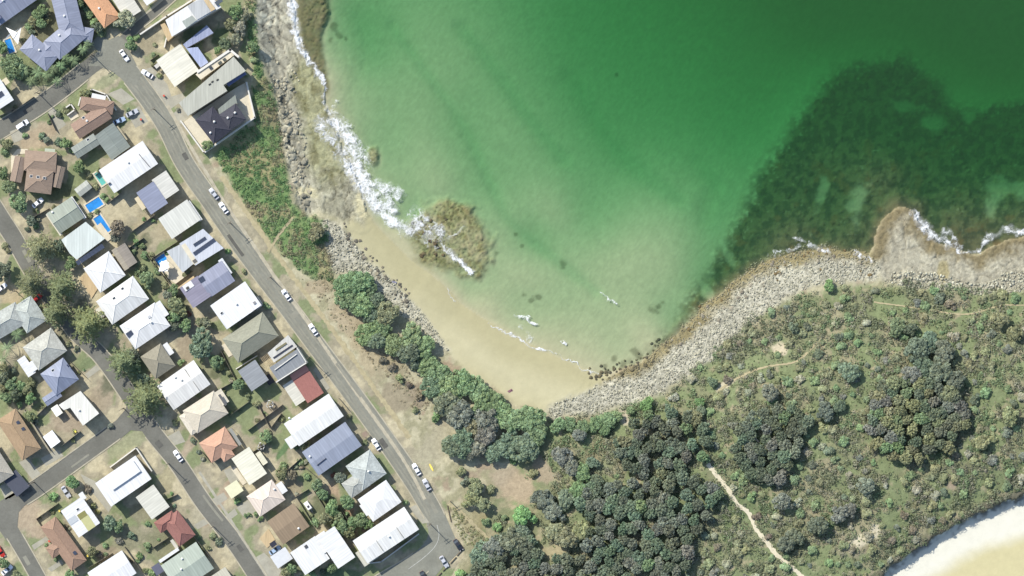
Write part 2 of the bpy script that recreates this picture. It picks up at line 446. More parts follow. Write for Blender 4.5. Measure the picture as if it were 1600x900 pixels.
# verge by the coast road, dry bank and bushy bluff
bank = (sd_town < 14) & (sd_land > 0)
bn = fbm(XX / 13, YY / 13, 60)
dry = mixc(np.zeros(C.shape, np.float32) + alb((196, 184, 142)), alb((168, 160, 114)), sstep(.42, .6, bn))
dry = mixc(dry, alb((178, 150, 118)), sstep(.64, .8, fbm(XX / 17, YY / 17, 64)))
C = np.where((sstep(16, 6, sd_town + n_mid * 12) > .5)[..., None], dry, C)
BLUFF = [(380, -400), (405, -400), (402, 90), (425, 125), (436, 180), (445, 250), (462, 320), (508, 345), (516, 400), (520, 440), (490, 436), (450, 408), (420, 380), (385, 325), (350, 270), (330, 240), (350, 215), (400, 190), (395, 110), (385, 60)]
sd_bl = sdf(BLUFF)
kbl = sstep(-6, 8, sd_bl + wob)
blc = mixc(np.zeros(C.shape, np.float32) + alb((118, 148, 88)), alb((158, 152, 108)), sstep(.46, .62, fbm(XX / 22, YY / 22, 66)))
C = mixc(C, blc, kbl)
# headland
sn = fbm(XX / 34, YY / 34, 70); sn2 = fbm(XX / 12, YY / 12, 74)
hc = mixc(np.zeros(C.shape, np.float32) + alb((140, 146, 100)), alb((166, 158, 118)), sstep(.48, .62, sn))
hc = mixc(hc, alb((134, 150, 94)), sstep(.50, .62, fbm(XX / 26, YY / 26, 77)))
hc = mixc(hc, alb((178, 164, 124)), sstep(.66, .78, sn2))
khd = sstep(-18, 6, np.maximum(sd_h, sdf([(1180, 500), (1260, 462), (1380, 446), (1720, 470), (1720, 560), (1000, 660), (1040, 620)])) + wob)
khd = np.where(sd_land > 18, khd, 0)
C = mixc(C, hc, khd)
CLEAR = [(800, 760, 46, 26, -20, (188, 164, 130)), (740, 745, 20, 12, 0, (176, 152, 122)), (672, 700, 22, 60, -28, (182, 170, 134)), (850, 735, 14, 26, 30, (178, 158, 126)), (765, 850, 14, 14, 0, (198, 176, 138)),
         (930, 710, 18, 24, 0, (164, 152, 110)), (745, 815, 22, 20, -40, (172, 158, 104)), (865, 860, 26, 12, 0, (178, 164, 120)), (1145, 800, 26, 44, -40, (120, 140, 84)), (1330, 850, 30, 22, 0, (170, 158, 124)), (1345, 842, 16, 12, 20, (226, 212, 176)),
         (1320, 852, 14, 5, 20, (226, 212, 176)), (1365, 830, 8, 12, 0, (222, 208, 174)), (1215, 545, 13, 10, 0, (214, 196, 160)), (1140, 598, 16, 5, 30, (214, 200, 164)), (1485, 760, 10, 10, 0, (180, 158, 130)),
         (600, 560, 34, 34, -40, (176, 158, 118)), (620, 620, 30, 34, 0, (168, 150, 116)), (565, 545, 14, 40, 40, (190, 168, 124)), (655, 620, 14, 20, 0, (160, 140, 112)), (975, 650, 8, 14, 20, (206, 190, 160)), (500, 450, 22, 14, 0, (184, 160, 120)), (540, 500, 18, 34, 40, (190, 166, 126))]
patches(C, CLEAR, .6, 1.2, 1.2, .9)
# dry soil and scrub earth are dusty, not orange
_lum = (C @ np.array([.3, .59, .11], np.float32))[..., None] * np.array([1.03, 1.02, .79], np.float32)
_k = (.46 - .12 * np.clip(khd, 0, 1) - .3 * np.clip(kbl, 0, 1))[..., None]
C = (C * (1 - _k) + _lum * _k) * (1.10 - .10 * np.clip(khd, 0, 1))[..., None]
# sand
wet = sstep(60, 6, sdl + n_big * 30)
sandc = mixc(np.zeros(C.shape, np.float32) + alb((205, 198, 160)), alb((188, 181, 141)), wet)
kb = sstep(-5, 7, sd_b + wob * .5)
C = mixc(C, sandc, kb)
# rocks
strat = fbm(slab_x / 3.5, slab_y / 40, 80)
rockc = mixc(np.zeros(C.shape, np.float32) + alb((194, 189, 165)), alb((164, 160, 140)), sstep(.45, .62, strat))
rockc = mixc(rockc, alb((212, 208, 182)), sstep(.58, .72, fbm(XX / 16, YY / 16, 83)))
rockc = rockc * (.78 + .44 * cid[..., None]) * (.88 + .24 * cid2[..., None]) * (1 - crack[..., None] * .62)  # crack lines darkened in the colour, painting the shade inside them
algae = mixc(np.zeros(C.shape, np.float32) + alb((166, 166, 124)), alb((132, 130, 88)), sstep(.42, .6, fbm(XX / 14, YY / 14, 86)))
wk = sstep(446, 474, XX - (YY - 130) * .16 + n_mid * 26) * sstep(60, 110, YY) * (1 - .75 * sstep(255, 300, YY + n_mid * 60))
rwc = mixc(rockc, algae, wk * .85)
rwc = mixc(rwc, alb((214, 206, 166)), sstep(.56, .7, fbm(XX / 30, YY / 30, 88)) * sstep(220, 290, YY) * .9)
C = mixc(C, rwc, krw)
rec = mixc(mixc(rockc, alb((186, 180, 156)), .55), alb((132, 120, 86)), sstep(30, 10, sdl + n_mid * 26) * .9)
rec = mixc(rec, alb((172, 160, 112)), .7 * (1 - sstep(.7, 1.1, np.hypot((XX - 1475) / 10, (YY - 425) / 22) + n_sml * .5)))
C = mixc(C, rec, kre)
# cobbles
cobc = mixc(np.zeros(C.shape, np.float32) + alb((204, 200, 178)), alb((168, 165, 145)), sstep(.35, .75, cc))
cobc = mixc(cobc, alb((146, 134, 92)), sstep(24, 8, sdl + n_mid * 16) * .9)
cobc = cobc * (.82 + .36 * fbm(XX / 26, YY / 18, 106))[..., None]
C = mixc(C, cobc, kc)
# ocean beach
wrack_shade = sstep(15, 3, sd_ob + n_mid * 22 + n_sml * 16) * sstep(.30, .5, fbm(XX / 9, YY / 9, 102))  # dark ragged wrack band, also painted to deepen the scarp's shadow
oc = mixc(np.zeros(C.shape, np.float32) + alb((246, 242, 222), 1.5), alb((220, 210, 162)), sstep(44, 76, sd_ob + n_big * 40 + n_mid * 10))
oc = mixc(oc, alb((112, 108, 98)), wrack_shade * .85)
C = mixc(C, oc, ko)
C = mixc(C, alb((116, 110, 96)), (sstep(-16, -4, sd_ob) * (1 - ko) + 4 * ko * (1 - ko)).clip(0, 1) * .85)  # scarp face and lip darkened in colour as painted shade
# sea bed
bed = np.zeros(C.shape, np.float32) + alb((238, 229, 186)) * .655
bed = mixc(bed, alb((150, 140, 96)), sstep(6.0, 9.0, depth) * .75)
weed = mixc(np.zeros(C.shape, np.float32) + alb((108, 104, 74)), alb((80, 82, 60)), sstep(.4, .62, fbm(XX / 9, YY / 9, 90)))
weed = mixc(weed, alb((112, 96, 66)), sstep(.62, .8, fbm(XX / 20, YY / 20, 93)))
weed2 = mixc(np.zeros(C.shape, np.float32) + alb((160, 154, 108)), alb((104, 100, 68)), (1 - sstep(.04, .30, q2 - q1)) * .8)
weed2 = mixc(weed2, alb((136, 126, 84)), sstep(.45, .62, fbm(XX / 10, YY / 10, 98)) * .7)
bed = mixc(bed, weed2, kf * (.62 + .35 * sstep(.4, .6, fbm(XX / 16, YY / 16, 99))))
speck = sstep(.14, .66, fbm(XX / 6, YY / 6, 96) + .35 * sstep(0, 40, sd_fe))
bed = mixc(bed, weed, kelp * speck)
SPOT = [(1022, 486, 7), (1030, 478, 4), (1036, 472, 4), (806, 366, 2.5), (815, 384, 3), (880, 413, 5), (830, 470, 5), (818, 462, 5), (842, 465, 4), (990, 550, 6), (960, 560, 5), (975, 570, 5), (945, 572, 4), (1000, 556, 6), (520, 40, 6), (530, 55, 4), (515, 62, 4), (540, 60, 3), (965, 115, 3), (775, 395, 4), (770, 410, 5), (760, 422, 5)]
bed = mixc(bed, alb((112, 108, 76)), sstep(-4, 6, sd_f1 + wob * .5) * .75)
patches(bed, [(x_, y_, r_, r_, 0, (84, 80, 54)) for x_, y_, r_ in SPOT], .3, 1.4, 1.2, 2.0, .5)
C = mixc(C, bed, sea)
ripple_light = vnoise((XX * .83 + YY * .55) / 2.6, (YY * .83 - XX * .55) / 6.5, 104) - .5  # mottle of caustics and wind ripples painted into the seabed colour
C = C * (1 + (sea * ripple_light * .13)[..., None])
grain = 1 - np.maximum.reduce([.8 * kb, .8 * ko, .55 * sea * (1 - np.clip(kf + kelp, 0, 1))])
C = np.clip(C * (1 + (n_fin * .22 + n_sml * .25)[..., None] * grain[..., None]), .003, .85)

# ---- split the sheet into the named pieces of the setting
ny, nx = XX.shape
zone = np.zeros(XX.shape, int)                       # 0 ground
zone[(kbl > .5)] = 6
zone[(khd > .5)] = 1
zone[kb > .5] = 2
zone[krw > .5] = 3
zone[kre > .5] = 8
zone[kc > .5] = 4
zone[ko > .5] = 5
zone[(sd_town > 0)] = 0
zone[sea] = 7
TN = {0: ('ground', 'dry lawns and sandy soil of the house lots and road verges'), 1: ('headland', 'scrubby headland slope between the two beaches'),
      2: ('beach_sand', 'pale curved sandy beach beside the green bay'), 3: ('rock_platform', 'cracked grey rock platform under the cliff houses'),
      4: ('cobble_shore', 'grey cobble and boulder shore round the bay'), 5: ('ocean_beach', 'bright white sand beach in the lower right corner'),
      6: ('bluff', 'green bushy bluff between the coast road and the rocks'), 7: ('seabed', 'sandy and weedy sea floor seen through green water'),
      8: ('rock_point', 'pale flat rock point reaching into dark water on the right')}
m_ground = mat('ground_mix', src='attr', rough=.95, amt=.14, scale=.9, amt2=.12, scale2=4.0, bump=.35, bscale=2.2, spec=.1)
m_sand = mat('sand_mix', src='attr', rough=.95, amt=.05, scale=.35, amt2=.03, scale2=3.0, bump=.1, bscale=2.0, spec=.15)
m_rock = mat('rock_mix', src='attr', rough=.9, amt=.22, scale=.8, amt2=.2, scale2=3.5, bump=.6, bscale=2.6, spec=.2)
zq = zone[:-1, :-1].ravel()
idx = np.arange(ny * nx).reshape(ny, nx)
quads = np.stack([idx[1:, :-1].ravel(), idx[1:, 1:].ravel(), idx[:-1, 1:].ravel(), idx[:-1, :-1].ravel()], 1)
VX = np.stack([(XX - 800) * S, (450 - YY) * S, Z], -1).reshape(-1, 3)
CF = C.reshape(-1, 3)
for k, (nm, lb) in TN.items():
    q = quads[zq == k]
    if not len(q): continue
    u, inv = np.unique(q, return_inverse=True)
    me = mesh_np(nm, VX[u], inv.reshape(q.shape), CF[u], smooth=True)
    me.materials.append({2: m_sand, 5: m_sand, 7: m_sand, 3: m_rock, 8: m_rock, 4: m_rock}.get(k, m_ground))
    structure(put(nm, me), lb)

# ---- the sea: surface sheet that knows the water depth below it; red and blue are lost with depth, fine silt scatters green
sx = axis(-60, 1660, -650, 2250, 4.0); sy = axis(-50, 700, -600, 1500, 4.0)
SX, SY = np.meshgrid(sx, sy)
sdep = np.clip(-hz(SX, SY), 0, 12)
m_sea = bpy.data.materials.new('sea_water'); m_sea.use_nodes = True
nt = m_sea.node_tree; N = nt.nodes; L = nt.links
N.remove(N['Principled BSDF'])
at = N.new('ShaderNodeAttribute'); at.attribute_name = 'depth'
def expo(k):
    m1 = N.new('ShaderNodeMath'); m1.operation = 'MULTIPLY'; m1.inputs[1].default_value = -k; L.new(at.outputs['Fac'], m1.inputs[0])
    m2 = N.new('ShaderNodeMath'); m2.operation = 'EXPONENT'; L.new(m1.outputs[0], m2.inputs[0]); return m2.outputs[0]
cb = N.new('ShaderNodeCombineColor')
for i_, k_ in enumerate((0.226, 0.062, 0.146)): L.new(expo(k_), cb.inputs[i_])
tr = N.new('ShaderNodeBsdfTransparent'); L.new(cb.outputs[0], tr.inputs[0])
df = N.new('ShaderNodeBsdfDiffuse'); df.inputs[0].default_value = (.036, .100, .038, 1)
ve = N.new('ShaderNodeMath'); ve.operation = 'SUBTRACT'; ve.inputs[0].default_value = 1; L.new(expo(.045), ve.inputs[1])
m0 = N.new('ShaderNodeMixShader'); L.new(ve.outputs[0], m0.inputs[0]); L.new(tr.outputs[0], m0.inputs[1]); L.new(df.outputs[0], m0.inputs[2])
gl = N.new('ShaderNodeBsdfGlossy'); gl.inputs['Roughness'].default_value = .25
fr = N.new('ShaderNodeLayerWeight'); fr.inputs['Blend'].default_value = .5
mx = N.new('ShaderNodeMixShader')
tc = N.new('ShaderNodeTexCoord'); nz = N.new('ShaderNodeTexNoise'); nz.inputs['Scale'].default_value = .7; nz.inputs['Detail'].default_value = 6; nz.inputs['Roughness'].default_value = .7
mp = N.new('ShaderNodeMapping'); mp.inputs['Rotation'].default_value = (0, 0, .6); mp.inputs['Scale'].default_value = (1, .6, 1)
L.new(tc.outputs['Object'], mp.inputs[0]); L.new(mp.outputs[0], nz.inputs['Vector'])
bp = N.new('ShaderNodeBump'); bp.inputs['Strength'].default_value = .35; bp.inputs['Distance'].default_value = .4
L.new(nz.outputs[0], bp.inputs['Height'])
for n_ in (gl, fr): L.new(bp.outputs[0], n_.inputs['Normal'])
pw = N.new('ShaderNodeMath'); pw.operation = 'POWER'; pw.inputs[1].default_value = 5; L.new(fr.outputs['Facing'], pw.inputs[0])
ma = N.new('ShaderNodeMath'); ma.operation = 'MULTIPLY_ADD'; ma.inputs[1].default_value = .9; ma.inputs[2].default_value = .02; L.new(pw.outputs[0], ma.inputs[0])
L.new(ma.outputs[0], mx.inputs[0]); L.new(m0.outputs[0], mx.inputs[1]); L.new(gl.outputs[0], mx.inputs[2])
L.new(mx.outputs[0], N['Material Output'].inputs['Surface'])
sny, snx = SX.shape; si = np.arange(sny * snx).reshape(sny, snx)
sq = np.stack([si[1:, :-1].ravel(), si[1:, 1:].ravel(), si[:-1, 1:].ravel(), si[:-1, :-1].ravel()], 1)
land_ = sample_grid(sd_land, GX, GY, SX, SY)
keep = np.minimum.reduce([land_[1:, :-1], land_[1:, 1:], land_[:-1, 1:], land_[:-1, :-1]]).ravel() < 14
sq = sq[keep]; u, inv = np.unique(sq, return_inverse=True)
SV = np.stack([(SX - 800) * S, (450 - SY) * S, 0 * SX], -1).reshape(-1, 3)
me = mesh_np('sea', SV[u], inv.reshape(sq.shape), smooth=True)
da = me.attributes.new('depth', 'FLOAT', 'POINT'); da.data.foreach_set('value', sdep.ravel()[u].astype(np.float32))
me.materials.append(m_sea)
structure(put('sea', me), 'clear green bay water, pale over sand and dark over weed')
# ------------------------------------------------------------ roads, kerbs, driveways, paths
def smooth_line(pts, step=3.0):
    """Catmull-Rom through the points, resampled"""
    p = [np.array(q, float) for q in pts]
    p = [2 * p[0] - p[1]] + p + [2 * p[-1] - p[-2]]
    out = []
    for i in range(1, len(p) - 2):
        n = max(2, int(np.linalg.norm(p[i + 1] - p[i]) / step))
        for k in range(n):
            t = k / n
            out.append(.5 * (2 * p[i] + (p[i + 1] - p[i - 1]) * t + (2 * p[i - 1] - 5 * p[i] + 4 * p[i + 1] - p[i + 2]) * t * t + (3 * p[i] - p[i - 1] - 3 * p[i + 1] + p[i + 2]) * t ** 3))
    out.append(p[-2])
    return np.array(out)

def normals2(c):
    t = np.gradient(c, axis=0); t /= np.linalg.norm(t, axis=1)[:, None] + 1e-9
    return np.stack([t[:, 1], -t[:, 0]], 1)

def ribbon(name, line, width, material, dz, z=None, parent=None, wob=0.0, cross=1):
    c = line; n = normals2(c); m = len(c)
    w = np.broadcast_to(np.asarray(width, float), (m,)) / 2
    wl = w * (1 + wob * (RNG.random(m) - .5)); wr = w * (1 + wob * (RNG.random(m) - .5))
    rows = []
    for k in range(cross + 1):
        f = k / cross
        q = c + n * (wl * (1 - f) - wr * f)[:, None]
        zz = (hz(q[:, 0], q[:, 1]) if z is None else np.full(m, z)) + dz
        rows.append(np.stack([(q[:, 0] - 800) * S, (450 - q[:, 1]) * S, zz], 1))
    v = np.concatenate(rows); f = []
    for k in range(cross):
        for i in range(m - 1):
            f.append((k * m + i, k * m + i + 1, (k + 1) * m + i + 1, (k + 1) * m + i))
    me = mesh_np(name, v, np.array(f)); me.materials.append(material)
    if me.polygons[0].normal.z < 0: me.flip_normals()
    return put(name, me, parent)

m_asph = mat('asphalt', alb((152, 152, 138), 1.6), .95, amt=.16, scale=.16, amt2=.10, scale2=1.4, bump=.15, bscale=6, spec=.15)
m_asph2 = mat('asphalt_dark', alb((130, 129, 119), 1.55), .95, amt=.16, scale=.16, amt2=.10, scale2=1.4, bump=.15, bscale=6, spec=.15)
m_conc = mat('concrete', alb((184, 180, 162)), .9, amt=.14, scale=.4, amt2=.08, scale2=2.5, spec=.15)
m_kerb = mat('kerb_concrete', alb((196, 188, 164)), .9, amt=.2, scale=.5, spec=.15)
m_paint = mat('road_paint', alb((205, 205, 195)), .7, amt=.25, scale=1.5)
m_path = mat('sandy_path', alb((232, 222, 192), 1.5), .95, amt=.15, scale=.8, spec=.1)
m_dirt = mat('worn_track', alb((196, 184, 146), 1.6), .95, amt=.2, scale=.8, spec=.1)

ROADS = {
    'coast_road': ([(150, 60), (182, 92), (207, 120), (255, 187), (289, 255), (330, 315), (371, 375), (410, 428), (450, 480), (497, 543), (545, 607), (592, 672), (636, 735), (662, 775), (682, 815), (682, 848), (655, 880), (604, 912), (540, 950)],
                   [20, 30, 30, 29, 28, 28, 28, 28, 28, 28, 28, 28, 29, 30, 30, 32, 36, 38, 38], 'grey asphalt road running past the cliff houses to the bend'),
    'corner_street': ([(-60, 242), (0, 204), (60, 167), (105, 134), (150, 98), (180, 84)], [26] * 6, 'asphalt street in the upper left meeting the coast road'),
    'pine_street': ([(-34, 285), (0, 338), (24, 375), (52, 425), (85, 472), (120, 520), (157, 555), (195, 607), (237, 672), (278, 724), (320, 787), (369, 850), (420, 928)], [28, 27, 26, 25, 24, 24, 24, 25, 26, 25, 25, 25, 25], 'asphalt street shaded by tall pines on the left'),
    'cross_street': ([(-60, 842), (0, 799), (60, 761), (128, 712), (175, 678), (214, 648)], [26] * 6, 'short asphalt cross street in the lower left'),
    'side_street': ([(-6, 792), (14, 822), (38, 862), (62, 905), (84, 945)], [24, 23, 22, 22, 22], 'asphalt side street in the lower left corner'),
    'lane': ([(186, 70), (215, 42), (245, 18), (272, -6), (300, -30)], [16, 13, 12, 12, 12], 'narrow asphalt lane between houses in the upper left'),
}
def pwidth(line, pts, ws):
    d = np.array([np.argmin(np.hypot(*(line - np.array(p)).T)) for p in pts], float)
    return np.interp(np.arange(len(line)), d, ws)
RL = {}
for i, (k, (pts, ws, lb)) in enumerate(ROADS.items()):
    ln = smooth_line(pts); RL[k] = (ln, pwidth(ln, pts, ws))
for i, (k, (ln, w)) in enumerate(RL.items()):
    structure(ribbon(k, ln, w, m_asph if k == 'coast_road' else m_asph2, .02 + .005 * i, TOWN_Z, cross=2), ROADS[k][2])

def sheet(name, pts, material, z, parent=None):
    b = MB(); b.poly([P(x, y, z) for x, y in pts][::-1])
    me = b.mesh(name, material)
    if me.polygons[0].normal.z < 0: me.flip_normals()
    return put(name, me, parent)
structure(sheet('parking_bay', [(672, 775), (694, 800), (705, 826), (714, 846), (724, 856), (712, 868), (692, 886), (676, 905), (600, 950), (590, 930), (640, 890), (672, 850)], m_asph, TOWN_Z + .062), 'asphalt parking bay on the outside of the road bend')
structure(sheet('junction', [(138, 104), (150, 84), (172, 62), (186, 56), (200, 66), (204, 84), (222, 116), (214, 134), (196, 128), (176, 112), (156, 104)], m_asph, TOWN_Z + .068), 'asphalt junction in the upper left')
structure(sheet('junction', [(176, 664), (196, 640), (206, 618), (240, 672), (246, 690), (228, 674), (205, 672), (188, 686)], m_asph2, TOWN_Z + .068), 'asphalt junction beside the pines')
structure(sheet('junction', [(-20, 800), (14, 778), (44, 784), (30, 800), (28, 822), (34, 846), (12, 846), (-6, 820)], m_asph2, TOWN_Z + .068), 'asphalt junction in the lower left')

def on_road(x, y, skip=None, pad=0):
    for k, (ln, w) in RL.items():
        if k == skip: continue
        d = np.hypot(ln[:, 0] - x, ln[:, 1] - y); i = int(np.argmin(d))
        if d[i] < w[i] / 2 + pad: return True
    return False

JUNC = [(170, 90, 44), (205, 655, 34), (12, 805, 34), (690, 850, 46)]
for k, (ln, w) in RL.items():
    n = normals2(ln)
    for s_ in (1, -1):
        e = ln + n * (s_ * (w / 2 + .9))[:, None]
        b = MB(); run = []
        def flush():
            if len(run) > 2:
                q = np.array(run); nn = normals2(q)
                for i in range(len(q) - 1):
                    a0, a1 = q[i] - nn[i] * .9, q[i] + nn[i] * .9; b0, b1 = q[i + 1] - nn[i + 1] * .9, q[i + 1] + nn[i + 1] * .9
                    quad = [a0, b0, b1, a1]
                    b.hexa([P(x, y, TOWN_Z - .05) for x, y in quad][::-1], [P(x, y, TOWN_Z + .14) for x, y in quad][::-1])
            run.clear()
        for x, y in e:
            if on_road(x, y, k, -1) or any(math.hypot(x - jx, y - jy) < jr for jx, jy, jr in JUNC): flush()
            else: run.append((x, y))
        flush()
        if b.v: structure(b.build('kerb', m_kerb), 'pale concrete kerb along a road edge')
structure(ribbon('road_marking', smooth_line([(683, 820), (686, 836), (680, 853), (662, 871), (638, 889)]), .8, m_paint, .085, TOWN_Z), 'thin white line painted round the road bend')

DRIVES = [[(216, 112), (238, 105), (262, 132), (268, 150), (250, 161)], [(248, 157), (285, 146), (291, 153), (264, 173)], [(264, 184), (283, 167), (298, 183), (278, 197)],
          [(74, 172), (83, 166), (104, 195), (91, 204)], [(168, 147), (190, 138), (211, 155), (193, 164)], [(198, 176), (218, 166), (232, 190), (212, 200)],
          [(331, 780), (350, 769), (356, 779), (339, 790)], [(352, 807), (367, 794), (372, 803), (357, 814)], [(370, 793), (388, 781), (401, 800), (381, 807)], [(399, 871), (413, 863), (440, 890), (430, 915), (416, 905)],
          [(303, 820), (320, 810), (329, 816), (309, 827)], [(126, 740), (150, 752), (177, 790), (170, 800), (135, 757)], [(30, 722), (45, 716), (64, 740), (52, 750)], [(50, 852), (72, 838), (77, 843), (54, 859)],
          [(75, 888), (96, 874), (100, 880), (81, 893)], [(133, 585), (151, 570), (157, 577), (138, 591)], [(639, 793), (651, 788), (671, 816), (660, 818)], [(262, 682), (280, 672), (290, 690), (272, 696)],
          [(212, 34), (232, 28), (262, 4), (276, -8), (262, -10)], [(350, 735), (366, 728), (380, 748), (362, 758)], [(16, 206), (30, 200), (40, 216), (22, 224)], [(0, 760), (12, 752), (26, 772), (10, 782)], [(64, 716), (90, 702), (100, 712), (72, 728)],]
for i, d in enumerate(DRIVES):
    structure(sheet('driveway', d, m_conc, TOWN_Z + .014 + .001 * i), 'pale concrete driveway beside a house')
FOOTP = [([(312, 737), (340, 780), (372, 830), (412, 892), (430, 920)], 4), ([(262, 165), (300, 232), (318, 262), (352, 318), (400, 388), (432, 436), (470, 488), (520, 560), (556, 612), (606, 682), (640, 734), (664, 780)], 5), ([(346, 276), (400, 352), (452, 424), (520, 516), (584, 606), (640, 684)], 6)]
for i, (pts, w) in enumerate(FOOTP[:2]):
    ln = smooth_line(pts)
    structure(ribbon('footpath', ln, w, m_conc if i == 0 else m_kerb, .05 + .004 * i, TOWN_Z, wob=.35), 'pale footpath strip beside the road')
structure(ribbon('verge', smooth_line(FOOTP[2][0]), 7, m_dirt, .05, None, wob=.9), 'worn sandy verge on the sea side of the coast road')
TRACKS = [([(1105, 724), (1130, 755), (1150, 785), (1168, 800), (1180, 825), (1200, 850), (1215, 868), (1235, 885), (1252, 900), (1285, 945)], 6.5, m_path, 'bright sandy walking track through the headland scrub'),
          ([(1122, 612), (1130, 605), (1150, 592), (1185, 576), (1215, 570), (1240, 566), (1262, 550), (1276, 534)], 3.0, m_dirt, 'thin sandy track above the cobble shore'),
          ([(700, 785), (725, 805), (745, 825), (762, 842), (774, 858)], 6, m_dirt, 'dirt path leading from the road bend into the trees'),
          ([(419, 394), (430, 376), (441, 360), (458, 340)], 4.5, m_dirt, 'dirt path down the green bluff to the rocks'),
          ([(1366, 472), (1410, 478), (1450, 484), (1510, 491), (1570, 477), (1640, 480)], 2.2, m_dirt, 'faint track along the top of the rock point'),
          ([(1170, 676), (1182, 688), (1190, 702)], 3, m_path, 'short bare sandy strip in the scrub')]
for pts, w, m, lb in TRACKS:
    structure(ribbon('track', smooth_line(pts), w, m, .10, None, wob=.8, cross=2), lb)

m_patch = mat('asphalt_patch', alb((112, 111, 104), 1.6), .95, amt=.2, scale=.5, spec=.15); m_worn = mat('asphalt_worn', alb((162, 160, 144), 1.6), .95, amt=.16, scale=.3, spec=.15)
for k_, (rd, f0, ln_, off, wd, mm) in enumerate([('coast_road', .2, 5, 6, 7, m_patch), ('coast_road', .33, 14, -7, 5, m_patch), ('coast_road', .47, 4, 2, 12, m_worn), ('coast_road', .56, 22, 8, 4, m_worn), ('coast_road', .68, 6, -6, 8, m_patch), ('coast_road', .78, 10, 5, 6, m_worn), ('pine_street', .16, 8, 4, 6, m_worn), ('pine_street', .62, 5, -4, 9, m_patch), ('pine_street', .76, 18, 6, 3.5, m_worn), ('pine_street', .88, 5, 2, 7, m_patch), ('cross_street', .35, 7, 3, 6, m_patch), ('cross_street', .6, 12, -5, 3, m_worn), ('corner_street', .4, 6, 4, 7, m_patch), ('side_street', .5, 6, -3, 6, m_worn)]):
    ln, w = RL[rd]; i0 = int(len(ln) * f0); seg = ln[i0:i0 + ln_]; seg = seg + normals2(seg) * off
    structure(ribbon('road_patch', seg, wd, mm, .074 + .001 * k_, TOWN_Z, wob=.12), 'mended strip of asphalt in a road')
ln, w = RL['coast_road']
for k_, off in enumerate((-9, -4, 4, 9)):
    seg = ln[22:-62] + normals2(ln)[22:-62] * off
    structure(ribbon('wheel_track', seg, 2.6, m_worn, .0465 + .002 * k_, TOWN_Z, wob=1.4), 'faint lighter wheel track along the coast road')
# ------------------------------------------------------------ houses
m_wall = mat('wall_render', alb((206, 198, 180)), .9, amt=.08, scale=.6)
m_metal = mat('roof_sheet', src='obj', rough=.55, amt=.09, scale=.35, stretch=(3.2, .25, 1), amt2=.08, scale2=.35, spec=.25)
def add_ribs(m, period, amount):
    nt = m.node_tree; N = nt.nodes; b = N['Principled BSDF']; src = b.inputs['Base Color'].links[0].from_socket
    w = N.new('ShaderNodeTexWave'); w.wave_type = 'BANDS'; w.bands_direction = 'X'; w.inputs['Scale'].default_value = .314 / period; w.inputs['Distortion'].default_value = 0
    nt.links.new(N['Texture Coordinate'].outputs['Object'], w.inputs['Vector'])
    r = N.new('ShaderNodeMapRange'); r.inputs[3].default_value = 1 - amount; r.inputs[4].default_value = 1 + amount * .4
    nt.links.new(w.outputs['Fac'], r.inputs[0])
    v = N.new('ShaderNodeVectorMath'); v.operation = 'SCALE'; nt.links.new(src, v.inputs[0]); nt.links.new(r.outputs[0], v.inputs['Scale']); nt.links.new(v.outputs[0], b.inputs['Base Color'])
add_ribs(m_metal, .9, .05)
m_tile = mat('roof_tile', src='obj', rough=.85, amt=.10, scale=.55, stretch=(.5, 2.4, 1), amt2=.14, scale2=2.2, bump=.5, bscale=3, spec=.15)
m_old = mat('roof_weathered', src='obj', rough=.9, amt=.22, scale=.5, amt2=.2, scale2=1.6, bump=.4, bscale=3, spec=.1)
m_white = mat('white_paint', alb((248, 246, 238), 1.3), .6, amt=.05, scale=.6)
m_glass = mat('window_glass', (.03, .04, .05), .15, amt=.1, scale=1.0, spec=.6)
m_solar = mat('solar_cell', (.045, .055, .08), .25, amt=.15, scale=.8, spec=.5)
m_frame = mat('grey_metal', (.35, .36, .37), .45, amt=.1, scale=1.0)
m_dark = mat('dark_metal', (.05, .05, .055), .5, amt=.1, scale=1.0)
m_thing = mat('painted', src='obj', rough=.6, amt=.06, scale=.8)
m_deck = mat('timber_deck', alb((218, 194, 152), 1.6), .85, amt=.18, scale=.5, stretch=(4, .3, 1))
m_pave = mat('cream_paving', alb((232, 222, 196)), .85, amt=.1, scale=.7, amt2=.06, scale2=3)
m_poolw = mat('pool_water', (.03, .22, .55), .08, amt=.25, scale=.5, spec=.6)
m_poolt = mat('pool_water_teal', (.12, .42, .36), .08, amt=.2, scale=.5, spec=.6)
m_fence = mat('fence_timber', alb((150, 142, 128)), .9, amt=.2, scale=.9)
m_bwall = mat('wall_white', alb((238, 234, 222)), .8, amt=.08, scale=.6)

WIN = MB().box((0, 0, 0), (1.5, .08, 1.2)).mesh('window', m_white); PANE = MB().box((0, 0, 0), (1.3, .10, 1.0)).mesh('pane', m_glass)
DOOR = MB().box((0, 0, 0), (.95, .08, 2.1)).mesh('door', m_frame)
VENT = MB().tube([(0, 0, -.5), (0, 0, .25), (0, 0, .3), (0, 0, .55)], [.16, .16, .28, .10], 8).mesh('vent', m_white)
SKYL = MB().box((0, 0, 0), (1.1, .9, .22)).mesh('skylight', m_white); SKYG = MB().box((0, 0, .02), (.9, .7, .22)).mesh('skylight_glass', m_glass)
PANL = MB().box((0, 0, 0), (.98, 1.62, .05)).mesh('solar_panel', m_solar)

def ralb(c):
    """roof and trim albedo; very pale roofs are blown out in the photograph"""
    return alb(c, 1.68)

